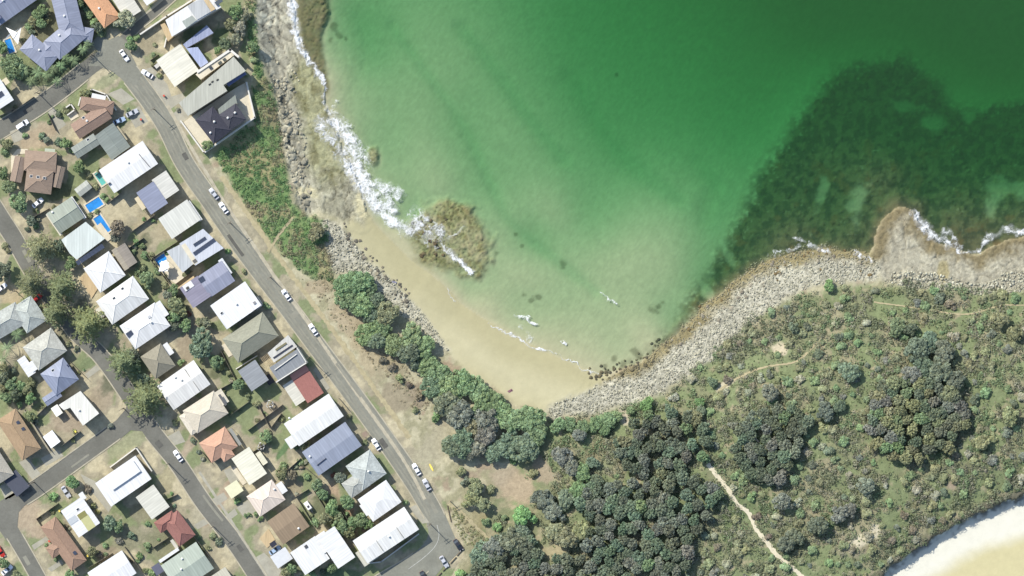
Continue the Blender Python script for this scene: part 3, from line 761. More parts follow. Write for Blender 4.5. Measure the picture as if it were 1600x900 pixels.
HOUSES = []          # (phrase, px, py)
def roof_mesh(kind, L, W, pitch):
    """closed roof solid in its own frame, eave line at z=0, ridge along x"""
    l, w, t = L / 2, W / 2, .16
    b = MB(); r = pitch * w
    B = [(-l, -w, -t), (l, -w, -t), (l, w, -t), (-l, w, -t)]; T = [(x, y, 0) for x, y, _ in B]
    if kind == 'f':
        b.hexa(B, T); return b, 0
    n = len(b.v); b.v += B + T
    b.f.append((n + 3, n + 2, n + 1, n))
    for i in range(4): b.f.append((n + i, n + (i + 1) % 4, n + 4 + (i + 1) % 4, n + 4 + i))
    k = l if kind == 'g' else max(l - w, .05)
    b.v += [(-k, 0, r), (k, 0, r)]
    a, c = n + 8, n + 9
    b.f += [(n + 4, n + 5, c, a), (n + 6, n + 7, a, c), (n + 5, n + 6, c), (n + 7, n + 4, a)]
    return b, r

def roof_z(pc, px, py):
    """height of the roof of a piece above its eave at a pixel"""
    kind, cx, cy, L, W, ang, col, eave, pitch = pc[:9]
    dx, dy = (px - cx) * S, (cy - py) * S; a = math.radians(ang)
    x, y = dx * math.cos(a) + dy * math.sin(a), -dx * math.sin(a) + dy * math.cos(a)
    if kind == 'f': return 0.0
    w = W * S / 2; z = pitch * (w - abs(y))
    if kind == 'h': z = min(z, pitch * (L * S / 2 - abs(x)))
    return max(z, 0.0)

def house(name, label, phrase, pieces, extras=()):
    main = pieces[0]
    if main[0] == 'p': hx, hy = np.mean(np.array(main[1]), axis=0)
    else: hx, hy = main[1], main[2]
    root = empty(name, P(hx, hy, TOWN_Z))
    tag(root, label, 'house')
    HOUSES.append((phrase, hx, hy))
    base = Vector((root.location.x, root.location.y, 0))
    rel = lambda px, py, z: P(px, py, z) - base
    fixed = []
    for i, pc in enumerate(pieces):
        if pc[0] == 'p':
            pts, col, eave = pc[1], pc[2], pc[3]; eave = eave * 1.12 + i * .004
            cx, cy = np.mean(np.array(pts), axis=0)
            ring = pts if poly_area(pts) > 0 else pts[::-1]
            lo = [rel(cx + (x - cx) * .95, cy + (y - cy) * .95, 0 - .3) for x, y in ring]; hi = [Vector((p.x, p.y, eave - .2)) for p in lo]
            MB().hexa(lo, hi).build('wall', m_wall, root)
            lo = [rel(x, y, eave - .2) for x, y in ring]; hi = [Vector((p.x, p.y, eave)) for p in lo]
            o = MB().hexa(lo, hi).build('roof', m_metal, root); o.color = (*ralb(col), 1)
            fixed.append(('f', cx, cy, 1e3, 1e3, 0, col, eave, 0)); continue
        kind, cx, cy, L, W, ang, col, eave, pitch = pc[:9]; style = pc[9] if len(pc) > 9 else 'm'
        eave = eave * 1.12 + i * .004
        if W > L: L, W, ang = W, L, ang + 90
        fixed.append((kind, cx, cy, L, W, ang, col, eave, pitch))
        a = math.radians(ang); loc = rel(cx, cy, 0); Lm, Wm = L * S, W * S
        ov = min(.45, Wm * .08)
        wb = MB().box((0, 0, (eave - .16 - .3) / 2), (Lm - 2 * ov, Wm - 2 * ov, eave - .16 + .3))
        if kind == 'g' and pitch > .01:
            pass
        wl = wb.build('wall', m_wall, root, (loc.x, loc.y, 0), a)
        rb, rise = roof_mesh(kind, Lm, Wm, pitch)
        ro = rb.build('roof', {'m': m_metal, 't': m_tile, 'o': m_old}[style], root, (loc.x, loc.y, eave), a)
        ro.color = (*ralb(col), 1)
        if kind in 'gh' and pitch >= .2:
            k = Lm / 2 if kind == 'g' else max(Lm / 2 - Wm / 2, .05)
            cb = MB(); cb.tube([(-k, 0, rise), (k, 0, rise)], [.13, .13], 5)
            if kind == 'h':
                for sx in (-1, 1):
                    for sy in (-1, 1): cb.tube([(sx * k, 0, rise), (sx * (Lm / 2 - .05), sy * (Wm / 2 - .05), .03)], [.12, .12], 5)
            rc = cb.build('ridge_cap', m_tile if style == 't' else m_metal, ro); rc.color = (*np.clip(ralb(col) * 1.18, 0, .85), 1)
        if i == 0:
            zc = min(1.7, eave / 2)
            for sy in (-1, 1):
                for fx in (-.3, .02, .32):
                    if sy == -1 and fx == .02:
                        put('door', DOOR, root, Vector((loc.x, loc.y, 1.05)) + Vector((math.sin(a), -math.cos(a), 0)) * (Wm / 2 - ov) + Vector((math.cos(a), math.sin(a), 0)) * fx * Lm, a); continue
                    q = Vector((loc.x, loc.y, zc)) + Vector((-math.sin(a), math.cos(a), 0)) * sy * (Wm / 2 - ov) + Vector((math.cos(a), math.sin(a), 0)) * fx * Lm
                    put('pane', PANE, put('window', WIN, root, q, a))
    def top(px, py):
        best = None
        for pc in fixed:
            dx, dy = (px - pc[1]), (pc[2] - py); a = math.radians(pc[5])
            x, y = dx * math.cos(a) + dy * math.sin(a), -dx * math.sin(a) + dy * math.cos(a)
            if abs(x) <= pc[3] / 2 + .5 and abs(y) <= pc[4] / 2 + .5:
                z = pc[7] + roof_z(pc, px, py)
                best = z if best is None else max(best, z)
        return fixed[0][7] if best is None else best
    for e in extras:
        t = e[0]
        if t == 's':
            _, px, py, L, W, ang, n = e
            a = math.radians(ang); c = rel(px, py, top(px, py) + .18); ux = Vector((math.cos(a), math.sin(a), 0))
            for k in range(n):
                o = put('solar_panel', PANL, root, c + ux * ((k + .5) / n - .5) * L * S, a); o.scale = (L * S / n / 1.02, W * S / 1.66, 1)
        elif t == 'k':
            _, px, py, ang = e
            o = put('skylight', SKYL, root, rel(px, py, top(px, py) + .06), math.radians(ang)); put('pane', SKYG, o)
        elif t == 'v':
            o = put('vent', VENT, root, rel(e[1], e[2], top(e[1], e[2]))); o.scale = (1.5, 1.5, 1.3)
        elif t == 'a':     # flat awning, carport or pergola roof on posts
            _, px, py, L, W, ang, col, h = e
            a = math.radians(ang); c = rel(px, py, h)
            o = MB().box((0, 0, 0), (L * S, W * S, .12)).build('awning', m_thing, root, c, a); o.color = (*ralb(col), 1)
            for sx in (-1, 1):
                for sy in (-1, 1): MB().box((sx * (L * S / 2 - .15), sy * (W * S / 2 - .15), -h / 2 - .08), (.1, .1, h - .06)).build('post', m_frame, o)
        elif t == 'b':     # box standing on or above the roof
            _, px, py, L, W, ang, col, z0, hh = e
            o = MB().box((0, 0, 0), (L * S, W * S, hh)).build('roof_box', m_thing, root, rel(px, py, z0 * 1.12 + hh / 2), math.radians(ang)); o.color = (*ralb(col), 1)
        elif t == 't':     # terrace slab
            _, pts, mt, h = e
            ring = pts if poly_area(pts) > 0 else pts[::-1]
            h = h * 1.12 if h > 4 else h
            MB().hexa([rel(x, y, -.1) for x, y in ring], [rel(x, y, h) for x, y in ring]).build('terrace', {'d': m_deck, 'p': m_pave, 'w': m_white, 'c': m_conc, 'k': m_dark}[mt], root)
        elif t == 'w':     # parapet or garden wall
            _, pts, h, th = e; h = h * 1.12 if h > 4 else h
            for (x0, y0), (x1, y1) in zip(pts[:-1], pts[1:]):
                p0, p1 = rel(x0, y0, 0), rel(x1, y1, 0); d = p1 - p0; mid = (p0 + p1) / 2
                MB().box((0, 0, h / 2 - .05), (d.length + th, th, h + .1)).build('garden_wall', m_bwall, root, mid, math.atan2(d.y, d.x))
        elif t == 'r':     # slats of a pergola
            _, px, py, L, W, ang, n, h = e
            a = math.radians(ang); c = rel(px, py, h)
            for k in range(n):
                MB().box((((k + .5) / n - .5) * L * S, 0, 0), (.12, W * S, .14)).build('slat', m_deck, root, c, a)
    return root

def poly_area(pts):
    """positive when the ring runs counter-clockwise in the world (y up)"""
    s = 0
    for (x0, y0), (x1, y1) in zip(pts, pts[1:] + pts[:1]): s += x0 * (-y1) - x1 * (-y0)
    return s

WHT, CRM, PAL = (250, 250, 246), (240, 234, 212), (224, 226, 216)
BLU, GRY, GGR = (162, 168, 186), (158, 164, 164), (172, 178, 162)
house('house', 'blue-grey metal roofed house cut by the upper left corner', 'corner house with blue-grey roof', [('g', 4, 8, 112, 54, 35, BLU, 3.4, .25)], [('v', 9, 3), ('b', 1, 29, 8, 8, 35, (120, 124, 150), 4.2, .8)])
house('house', 'large angular blue-grey roofed house with several hipped wings near the palms', 'large angular blue-grey house', [('h', 107, 18, 78, 38, -76, BLU, 3.6, .3), ('h', 106, 62, 58, 38, 40, BLU, 3.6, .3), ('h', 64, 84, 54, 31, -39.5, BLU, 3.4, .3), ('h', 136, 55, 24, 22, -10, BLU, 3.0, .3), ('g', 86, 70, 34, 24, 42, BLU, 3.2, .25)], [('v', 104, 27), ('v', 96, 57), ('v', 65, 80), ('t', [(44, 62), (55, 54), (58, 58), (48, 67)], 'p', .3)])
house('house', 'orange tiled hip roof house at the top edge beside the lane', 'orange tiled house by the lane', [('h', 155, 5, 78, 31, -54, (238, 184, 142), 3.2, .4, 't')], [('v', 158, 15)])
house('house', 'cream flat roofed house cut by the top edge beside the round olive tree', 'cream house at the top edge', [('g', 198, 6, 48, 28, -57, (236, 232, 216), 3.0, .12)], [('a', 238, -3, 26, 14, 35, WHT, 2.8)])
house('house', 'white modern house with grey roof panels and orange deck on the cliff top', 'white cliff house with orange deck', [('p', [(262, 34), (296, 12), (328, -8), (349, 14), (333, 23), (272, 60)], WHT, 6.2), ('p', [(296, 12), (318.5, 0), (333, 21), (311, 34)], (206, 208, 206), 6.5), ('p', [(288, 36), (303.5, 27), (311, 34.5), (294.5, 46.5)], (182, 188, 178), 6.45)],
      [('t', [(252.5, 40), (259, 37), (273, 58), (264, 66)], 'd', 3.0), ('t', [(320, 0), (325, -3), (340, 17), (333, 21)], 'd', 6.6), ('w', [(221, 54), (262, 26), (300, 2)], 2.0, .5), ('w', [(253, 40), (262, 56), (258, 74)], 1.6, .4), ('b', 345, 6, 12, 6, 34, (90, 100, 110), 6.4, .5)])
house('house', 'white and cream square roof house with pale blue rear wing', 'cream house with pale blue wing', [('g', 279.5, 103.5, 46, 50, 35, (250, 246, 226), 3.4, .12), ('p', [(288, 71), (325, 41), (335.5, 53), (293, 77)], (172, 180, 206), 3.4), ('p', [(293, 77), (311, 75), (327.5, 99), (315.5, 107)], (188, 198, 226), 3.5)], [('a', 248, 103, 10, 6, 40, (230, 226, 216), 2.4)])
house('house', 'long grey flat roofed house stepping towards the rocks', 'long grey house above the rocks', [('p', [(283, 163), (368, 91), (387, 113), (352, 135), (358, 144), (297, 183)], (202, 202, 186), 6.4)],
      [('b', 335, 130, 4, 2.2, 35, (60, 60, 60), 6.4, .15), ('b', 331, 134, 4, 2.2, 35, (60, 60, 60), 6.4, .15), ('b', 343, 127, 4, 2.2, 35, (60, 60, 60), 6.4, .15), ('a', 371, 124, 34, 8, 34, (120, 130, 170), 5.4), ('w', [(312, 114), (362, 80), (374, 90)], 5.0, .8), ('t', [(308, 118), (362, 80), (368, 88), (316, 126)], 'p', 4.6), ('b', 332, 108, 5, 4, 35, (70, 76, 84), 4.7, .3), ('b', 346, 100, 6, 4, 35, (90, 96, 90), 4.7, .3), ('b', 353, 95, 5, 4, 35, (90, 96, 90), 4.7, .3)])
house('house', 'dark slate roofed house with white terraces on the cliff edge', 'dark slate roofed cliff house', [('h', 336, 197, 47, 35, -52, (82, 82, 92), 5.4, .42, 't'), ('h', 365, 185, 34, 30, 34, (90, 90, 98), 5.2, .4, 't'), ('p', [(343, 172), (370, 150), (373, 163), (345, 181)], (160, 166, 154), 5.0)],
      [('t', [(287, 192), (298, 184), (372, 136), (384, 130), (399, 182), (333, 229), (320, 238)], 'p', 1.2), ('v', 338, 192), ('v', 359, 186), ('v', 370, 178), ('v', 332, 209), ('w', [(284, 190), (320, 239), (333, 230), (399, 184), (386, 130)], 2.2, .5)])
house('house', 'brown tiled house with white walled courtyards on the street corner', 'brown tiled house on the corner', [('g', 145, 190.5, 60, 27, 33, (176, 150, 132), 3.2, .35, 't'), ('h', 154, 166, 52, 21, -9, (174, 148, 130), 3.2, .35, 't')], [('a', 156, 153, 22, 9, -12, WHT, 2.8), ('w', [(124, 165), (128, 150), (145, 140), (167, 148), (182, 172)], 1.6, .4), ('w', [(105, 168), (112, 163), (118, 172), (107, 180)], 1.4, .4), ('k', 133, 185, 33), ('v', 139, 190), ('t', [(106, 180), (118, 172), (124, 182), (112, 189)], 'p', .2)])
house('house', 'grey metal roofed L-shaped house below the brown tiled house', 'grey L-shaped house', [('g', 178, 222, 46, 36, -54, (152, 160, 152), 3.2, .2), ('g', 136, 229, 42, 20, 33, (160, 166, 156), 3.0, .2)], [('k', 140, 219, 33), ('a', 192, 209, 26, 4, -54, (200, 190, 160), 2.8)])
house('house', 'long bright white roofed house with a teal pool at its end', 'long white house with teal pool', [('g', 204, 262, 82, 43, 34, WHT, 5.2, .06)], [('v', 204, 255), ('b', 175, 288, 4, 3, 40, (70, 80, 100), 5.5, .3), ('b', 229, 252, 1, 26, 40, (80, 80, 90), 5.4, .1)])
house('house', 'large brown tiled house with three round skylights and curved cream path', 'large brown house with three skylights', [('h', 64, 284, 42, 36, -7, (170, 150, 132), 3.6, .3, 't'), ('h', 66, 253, 50, 32, -4, (180, 158, 138), 3.4, .3, 't'), ('g', 94, 277, 14, 34, -14, (160, 144, 128), 3.0, .3, 't'), ('g', 31, 265, 18, 40, -12, (174, 154, 136), 3.0, .3, 't')],
      [('k', 52.5, 276, 0), ('k', 63, 277.5, 0), ('k', 73, 279, 0), ('t', [(18, 245), (28, 233), (44, 233), (44, 240), (30, 241), (22, 252), (24, 270), (34, 282), (30, 284), (18, 270)], 'p', .15), ('a', 62, 241, 18, 6, -4, (216, 220, 200), 2.9), ('a', 80, 236, 16, 6, -4, (206, 214, 190), 2.6)])
house('house', 'grey-green gabled house with cream eaves beside the blue pool', 'grey-green gabled house by the pool', [('g', 105, 337, 46, 38, 34, (172, 180, 164), 3.2, .22)], [('a', 87, 351, 5, 40, 34, CRM, 2.9), ('a', 124, 325, 5, 40, 34, WHT, 3.0), ('v', 85, 332)])
house('house', 'pale square flat roofed house with dark panel strip beside the two pools', 'pale square house with dark strip', [('p', [(99, 375), (137, 347), (167, 373), (123, 406), (112, 396)], (230, 238, 230), 4.2)], [('s', 144, 398, 50, 7.5, 34, 8), ('t', [(150, 354), (158, 348), (176, 372), (168, 378)], 'p', .3)])
house('house', 'white hip roofed house with cream patio behind the pines', 'white house behind the pines', [('h', 166, 425, 48, 46, 35, WHT, 3.4, .2)], [('t', [(124, 436), (136, 426), (154, 450), (144, 466)], 'd', .3)])
house('house', 'large white hip roofed house with two roof hatches', 'white house with two roof hatches', [('h', 194, 469, 70, 44, 35, (248, 248, 242), 3.4, .25)], [('k', 194, 451, 35), ('k', 181, 466, 35), ('a', 162, 486, 16, 16, 35, CRM, 2.9)])
house('house', 'bright white hipped house south of the roof hatch house', 'bright white hipped house', [('h', 229, 509, 66, 44, 34, WHT, 3.6, .2), ('f', 250, 486, 22, 26, 34, WHT, 3.5, 0)], [('s', 206, 521, 12, 8, 34, 3), ('v', 239, 503), ('b', 236, 495, 5, 4, 34, (214, 216, 218), 4.4, .15)])
house('house', 'small brown-grey pyramid roof house beside the big pine', 'brown-grey pyramid roof house', [('h', 249, 564, 38, 42, 34, (170, 164, 144), 3.2, .42, 't')], [('a', 264.5, 545, 9, 20, 34, WHT, 2.7)])
house('house', 'wide cream-white gabled roof house in the middle of the town', 'wide cream-white gabled house', [('g', 289, 601, 70, 46, 35, (248, 246, 238), 3.4, .14)], [('v', 276, 589), ('v', 286, 593), ('b', 303, 594, .7, 44, 35, (150, 146, 136), 3.9, .06)])
house('house', 'cream tiled hip roof house with bay corners', 'cream tiled hip house', [('h', 323, 643, 58, 42, 33, (232, 222, 200), 3.2, .35, 't'), ('g', 345, 622, 20, 24, 33, (240, 230, 206), 3.0, .15), ('h', 297, 661, 14, 36, 33, (242, 232, 210), 3.0, .3, 't')], [('b', 350, 624, 4, 20, 33, (110, 110, 110), 4.2, .1)])
house('house', 'salmon tiled cross hip roof house below the cream tiled one', 'salmon tiled house', [('h', 343, 694, 48, 37, 33, (224, 180, 152), 3.2, .42, 't'), ('h', 350, 700, 20, 38, 33, (226, 182, 154), 3.2, .42, 't')], [('a', 369, 682, 5, 30, 33, (170, 170, 160), 2.8)])
house('house', 'pale yellow flat roofed house with a square front carport', 'pale yellow house with carport', [('g', 391, 727, 50, 33, -56, (252, 248, 224), 3.4, .08), ('f', 410, 715, 9, 22, 34, (246, 240, 210), 2.8, 0)], [('a', 367, 763.5, 23, 20, 34, (250, 246, 206), 2.9), ('t', [(362, 733), (368, 728), (386, 754), (380, 758)], 'p', .2)])
house('house', 'pale pink-cream hip roof house with white rear annex', 'pale pink-cream house', [('h', 417, 777, 48, 38, 34, (246, 230, 212), 3.2, .25), ('f', 440, 762, 14, 18, 34, WHT, 3.0, 0)], [('v', 430, 763)])
house('house', 'wide brown-grey low roof house with tan front patio', 'wide brown-grey roofed house', [('g', 452, 817, 50, 44, 35, (166, 146, 120), 3.4, .08)], [('t', [(406, 841), (420, 826), (430, 843), (418, 856)], 'd', .2), ('a', 428, 849, 10, 8, 34, (56, 58, 72), 2.4), ('v', 468, 824)])
house('house', 'sprawling white roofed house with carport at the bottom edge', 'sprawling white house at the bottom', [('f', 527, 853, 32, 58, 34, WHT, 5.4, 0), ('f', 486, 866, 46, 42, 34, (250, 250, 246), 4.6, 0), ('f', 508, 845, 20, 30, 34, WHT, 4.9, 0)], [('a', 441, 870, 28, 22, 34, (236, 238, 238), 2.8), ('b', 480, 852, 5, 5, 34, (90, 92, 96), 4.6, .2)])
house('house', 'long white house with half grey roof on the road bend', 'long white house on the bend', [('g', 604, 834, 96, 42, 33.5, (252, 252, 246), 5.0, .1), ('f', 574, 866, 26, 26, 34, (226, 224, 206), 3.0, 0)], [('b', 594, 850, .5, 20, 34, (150, 150, 140), 5.2, .4), ('b', 626, 830, .5, 20, 34, (150, 150, 140), 5.2, .4), ('w', [(558, 866), (572, 880), (596, 877), (654, 834)], 1.6, .4), ('v', 609, 836)])
house('house', 'white stepped roof house beside the coast road above the bend house', 'white stepped house near the bend', [('h', 594, 781, 54, 42, 35, WHT, 4.0, .12), ('f', 578, 790, 24, 20, 35, WHT, 3.6, 0)])
house('house', 'weathered pale grey tiled house with hipped rear wing', 'weathered pale grey house', [('h', 573, 733, 46, 46, 35, (204, 210, 204), 3.4, .3, 'o'), ('h', 557, 756, 36, 28, 34, (196, 198, 188), 3.2, .3, 'o')], [('v', 577, 735)])
house('house', 'slate blue wide gabled roof house facing the coast road', 'slate blue gabled house', [('g', 520, 700, 82, 45, 35, (163, 171, 187), 4.6, .1)], [('v', 486, 712), ('b', 504, 720, 18, .8, 38, (40, 42, 60), 4.9, .35), ('a', 571, 678, 8, 8, 35, (170, 150, 130), 2.2)])
house('house', 'long bright white roofed house above the slate blue one', 'long white house by the coast road', [('g', 492, 655, 84, 42, 34, (252, 252, 246), 5.0, .08), ('f', 462, 686, 26, 18, 34, (250, 250, 244), 4.4, 0)], [('v', 454, 652)])
house('house', 'house with red flat roof and cream rear slab by the coast road', 'red flat roofed house', [('f', 482, 602, 30, 46, 33, (184, 128, 118), 3.6, 0, 't'), ('f', 461, 613, 18, 38, 33, (236, 232, 214), 3.4, 0)], [('b', 469, 582, 30, 10, 33, (220, 160, 142), 3.62, .1), ('t', [(489, 578), (494, 574), (516, 606), (510, 610)], 'c', .1)])
house('house', 'modern grey roofed house with white frame and slatted terraces', 'modern house with slatted terraces', [('f', 452, 570, 52, 26, 34, (156, 160, 162), 5.6, 0), ('p', [(420, 551), (452, 523), (466, 541), (430, 566)], (226, 224, 214), 4.6)],
      [('r', 418, 562, 14, 16, 34, 6, 3.2), ('b', 444, 549, 36, 2.5, 34, (60, 64, 80), 4.6, .2), ('b', 448, 556, 34, 3, 34, (130, 122, 80), 4.6, .3), ('b', 441, 541, 20, 3, 34, (140, 134, 100), 4.6, .3), ('w', [(432, 577), (465, 553)], 6.0, .3), ('w', [(434, 596), (481, 566)], 5.8, .35), ('w', [(481, 566), (466, 543)], 5.8, .3)])
house('house', 'grey box roof house behind the slatted terrace house', 'grey box roofed house', [('f', 398, 586, 32, 38, 34, (164, 168, 170), 4.6, 0)], [('w', [(370, 576), (402, 556)], 1.8, .3), ('t', [(412, 590), (421, 584), (430, 596), (421, 602)], 'k', .4)])
house('house', 'large grey-green hip roofed house facing the coast road', 'large grey-green hip roofed house', [('h', 393, 527, 76, 45, 34, (172, 172, 152), 3.6, .42, 't')], [('t', [(346, 540), (356, 534), (368, 552), (358, 558)], 'p', .2)])
house('house', 'plain bright white flat roofed house facing the coast road', 'plain white flat roofed house', [('f', 371, 477, 66, 45, 35, (254, 254, 252), 5.2, 0)], [('k', 349, 489, 35), ('v', 372, 475), ('b', 400, 473, 4, 4, 35, (160, 160, 160), 5.2, .3), ('w', [(403, 464), (411, 476), (402, 484)], 1.4, .3)])
house('house', 'mauve-grey roofed house with lighter front wing and red edged terrace', 'mauve-grey roofed house', [('g', 308, 456, 34, 38, 34, (160, 156, 172), 4.8, .1), ('g', 340, 436, 46, 38, 34, (166, 170, 188), 4.6, .14), ('f', 354, 417, 8, 28, 34, (244, 246, 246), 4.4, 0)], [('b', 297, 447, 16, 10, 34, WHT, 4.8, .5), ('b', 296, 450, 5, 4, 34, (90, 86, 80), 5.3, .1), ('t', [(280, 449), (304, 431), (306, 435), (285, 452)], 'd', 3.0), ('s', 318, 437, 9, 9, 34, 3)])
house('house', 'pale blue-grey flat roofed house with solar panels and pool', 'pale house with solar panels and pool', [('p', [(283, 381), (320, 358), (352, 388), (308, 415)], (222, 226, 232), 5.0), ('p', [(263, 393), (284, 382), (305, 412), (288, 426)], (212, 216, 216), 4.2)],
      [('s', 322, 386, 40, 6, 35, 8), ('s', 315, 378, 22, 5, 33, 6), ('t', [(262, 398), (266, 396), (292, 430), (276, 444), (256, 430)], 'p', .15), ('b', 307, 408, 6, 5, 35, (120, 116, 110), 5.0, .2), ('t', [(286, 384), (292, 380), (312, 410), (306, 414)], 'p', 5.03)])
house('house', 'cream-white flat roofed house right of the bare lawn', 'cream-white house by the bare lawn', [('f', 283, 343, 54, 38, 34, (234, 234, 222), 4.2, 0), ('f', 306, 330, 6, 36, 34, (244, 244, 238), 3.6, 0)])
house('house', 'half blue-grey half cream roofed house beside the long white one', 'half blue half cream house', [('f', 240.5, 310, 32, 41, 34, (158, 164, 184), 4.4, 0), ('f', 261, 290, 27, 37, 34, (232, 230, 218), 4.2, 0)], [('a', 221, 318, 7, 22, 34, (240, 226, 190), 3.0)])
house('house', 'pale grey tiled hip house on the left edge behind the pines', 'pale grey tiled house at left edge', [('h', 48, 491, 38, 46, 34, (200, 206, 198), 3.2, .35, 'o'), ('h', 12, 502, 56, 38, 30, (196, 200, 192), 3.2, .35, 'o')])
house('house', 'patchy weathered hip roof house with white veranda', 'patchy weathered roof house', [('h', 73, 545, 54, 44, 35, (208, 208, 196), 3.2, .35, 'o'), ('f', 44, 572, 14, 32, 34, (248, 248, 244), 2.9, 0), ('f', 55, 571, 12, 16, 34, WHT, 3.1, 0)])
house('house', 'small blue hip roofed house beside the green lawn', 'blue hip roofed house', [('h', 96, 588, 44, 42, 36, (160, 168, 188), 3.4, .4), ('g', 84, 620, 28, 15, 34, (160, 168, 188), 3.0, .2)], [('k', 86, 578, 36), ('b', 110, 571, 5, 2, -50, (40, 50, 80), 4.6, .2)])
house('house', 'cream-white square flat roof house on the street corner', 'cream-white corner house', [('p', [(95, 632), (129, 610), (158, 645), (133, 664), (113, 636), (103, 640)], (250, 248, 236), 4.4)], [('v', 127, 640)])
house('house', 'long tan tiled hip roof house with two blue roof panels', 'long tan tiled house', [('h', 33, 678, 74, 35, -57, (188, 162, 130), 3.8, .35, 't')], [('s', 32, 659, 5, 5, -57, 2), ('s', 40, 669, 5, 5, -57, 2), ('t', [(38, 642), (42, 640), (84, 704), (78, 706)], 'c', .1)])
house('house', 'pale hip roofed house with dark carport cut by the left edge', 'pale house with dark carport', [('h', -8, 722, 66, 36, -57, (200, 194, 178), 3.4, .35, 't')], [('a', 28, 754, 34, 26, -50, (88, 92, 104), 2.6)])
house('house', 'white flat roofed house with raised roof box above the cross street', 'white house with raised roof box', [('f', 196, 750, 76, 44, 34.5, (252, 252, 250), 5.0, 0)], [('b', 196, 741, 52, 20, 34.5, (252, 252, 250), 5.0, .7), ('w', [(174, 729), (214, 699), (238, 735)], 1.8, .4), ('t', [(176, 729), (206, 706), (210, 712), (182, 733)], 'c', .2)])
house('house', 'small cream flat roofed house beside the red tiled house', 'small cream flat roofed house', [('f', 241, 783, 34, 43, 36, (234, 232, 216), 3.8, 0)])
house('house', 'red tiled cross hip roof house near the bottom edge', 'red tiled house', [('h', 281, 824, 48, 31, -54, (172, 124, 114), 3.4, .42, 't'), ('h', 262, 814, 34, 20, 34, (168, 120, 110), 3.3, .42, 't')], [('a', 274, 849, 5, 16, 34, (224, 220, 204), 2.6)])
house('house', 'grey-green hip roofed house with two white roof domes', 'grey-green house with two domes', [('g', 295, 884, 66, 50, 34, (190, 200, 184), 3.8, .16), ('f', 266, 866, 36, 5, 34, WHT, 3.4, 0)], [('v', 287, 871), ('v', 286, 887), ('a', 248, 888, 14, 16, 34, (110, 112, 130), 2.6)])
house('house', 'pale roofed house cut by the bottom edge beside the domed house', 'pale house at the bottom edge', [('g', 347, 910, 40, 36, 34, (206, 202, 182), 3.4, .15)])
house('house', 'white house with yellow-green roof panel beside the brown hip roof', 'white house with yellow roof panel', [('f', 129, 806, 40, 50, 34.5, (250, 250, 248), 4.6, 0)], [('b', 141, 815, 14, 22, 34, (212, 210, 152), 4.6, .1), ('b', 132, 803, 14, 9, 34, (152, 148, 90), 4.6, .14), ('k', 125, 794, 34), ('b', 117, 811, 15, 10, 34, (208, 214, 216), 4.6, .12), ('a', 131, 774, 12, 8, -56, WHT, 3.0)])
house('house', 'long brown tiled hip roof house by the side street', 'long brown tiled house', [('h', 102, 848, 84, 29, -54.5, (180, 150, 128), 3.2, .35, 't'), ('h', 90, 856, 26, 20, 34, (182, 152, 130), 3.0, .35, 't')], [('s', 120, 862, 6, 5, -54, 2)])
house('house', 'white roofed house cut by the bottom edge near the side street', 'white house at the bottom edge', [('g', 178, 893, 64, 42, 33, (252, 252, 250), 4.4, .08)], [('w', [(196, 872), (212, 894)], 1.4, .3)])
house('house', 'white house with blue panels cut by the left edge', 'white house with blue panels', [('f', 2, 149, 40, 30, -57, (244, 246, 246), 4.6, 0)], [('s', 4, 150, 12, 8, 35, 3), ('a', 10, 130, 14, 10, 35, (244, 232, 196), 3.8)])
# ------------------------------------------------------------ vegetation
m_leaf = mat('foliage', src='objattr', rough=.7, amt=.0, spec=.2)
m_scrub = mat('scrub_leaf', src='attr', rough=.75, amt=.0, spec=.15)
m_bark = mat('bark', (.13, .10, .075), .95, amt=.25, scale=3)

def add_translucency(m, k):
    nt = m.node_tree; b = nt.nodes['Principled BSDF']; t = nt.nodes.new('ShaderNodeBsdfTranslucent'); x = nt.nodes.new('ShaderNodeMixShader')
    x.inputs[0].default_value = k
    nt.links.new(b.inputs['Base Color'].links[0].from_socket, t.inputs[0])
    nt.links.new(b.outputs[0], x.inputs[1]); nt.links.new(t.outputs[0], x.inputs[2]); nt.links.new(x.outputs[0], nt.nodes['Material Output'].inputs[0])
for m_ in (m_leaf, m_scrub): add_translucency(m_, .3)

def quads_at(c, n, size, aspect=.62, rng=RNG):
    """leaf quads at centres c with normals n"""
    r = rng.normal(size=c.shape); t = np.cross(n, r); t /= np.linalg.norm(t, axis=1)[:, None] + 1e-9
    b = np.cross(n, t); s = np.broadcast_to(np.asarray(size, float).reshape(-1, 1), (len(c), 1))
    v = np.stack([c - t * s - b * s * aspect, c + t * s - b * s * aspect, c + t * s + b * s * aspect, c - t * s + b * s * aspect], 1)
    return v.reshape(-1, 3), np.arange(len(c) * 4).reshape(-1, 4)

def lobes_cloud(lc, lr, per, jit=.55, rng=RNG):
    """points and normals scattered over a set of leafy lobes"""
    n = len(lc); i = np.repeat(np.arange(n), per)
    d = rng.normal(size=(len(i), 3)); d[:, 2] = np.abs(d[:, 2]) * 1.1 - .25
    d /= np.linalg.norm(d, axis=1)[:, None]
    p = lc[i] + d * (lr[i] * (.72 + .36 * rng.random(len(i))))[:, None] * np.array([1, 1, .8])
    nn = d + rng.normal(size=d.shape) * jit; nn[:, 2] += .25
    nn /= np.linalg.norm(nn, axis=1)[:, None]
    return p, nn, i

def leaf_cols(i, n, rng=RNG, lo=.72, hi=1.3):
    a = lo + (hi - lo) * rng.random(n); c = a[i][:, None] * (.85 + .3 * rng.random((len(i), 1)))
    w = rng.random((len(i), 1))
    return np.repeat(c * np.concatenate([1 + .12 * (w - .5), np.ones_like(w), 1 - .2 * (w - .5)], 1), 4, 0)

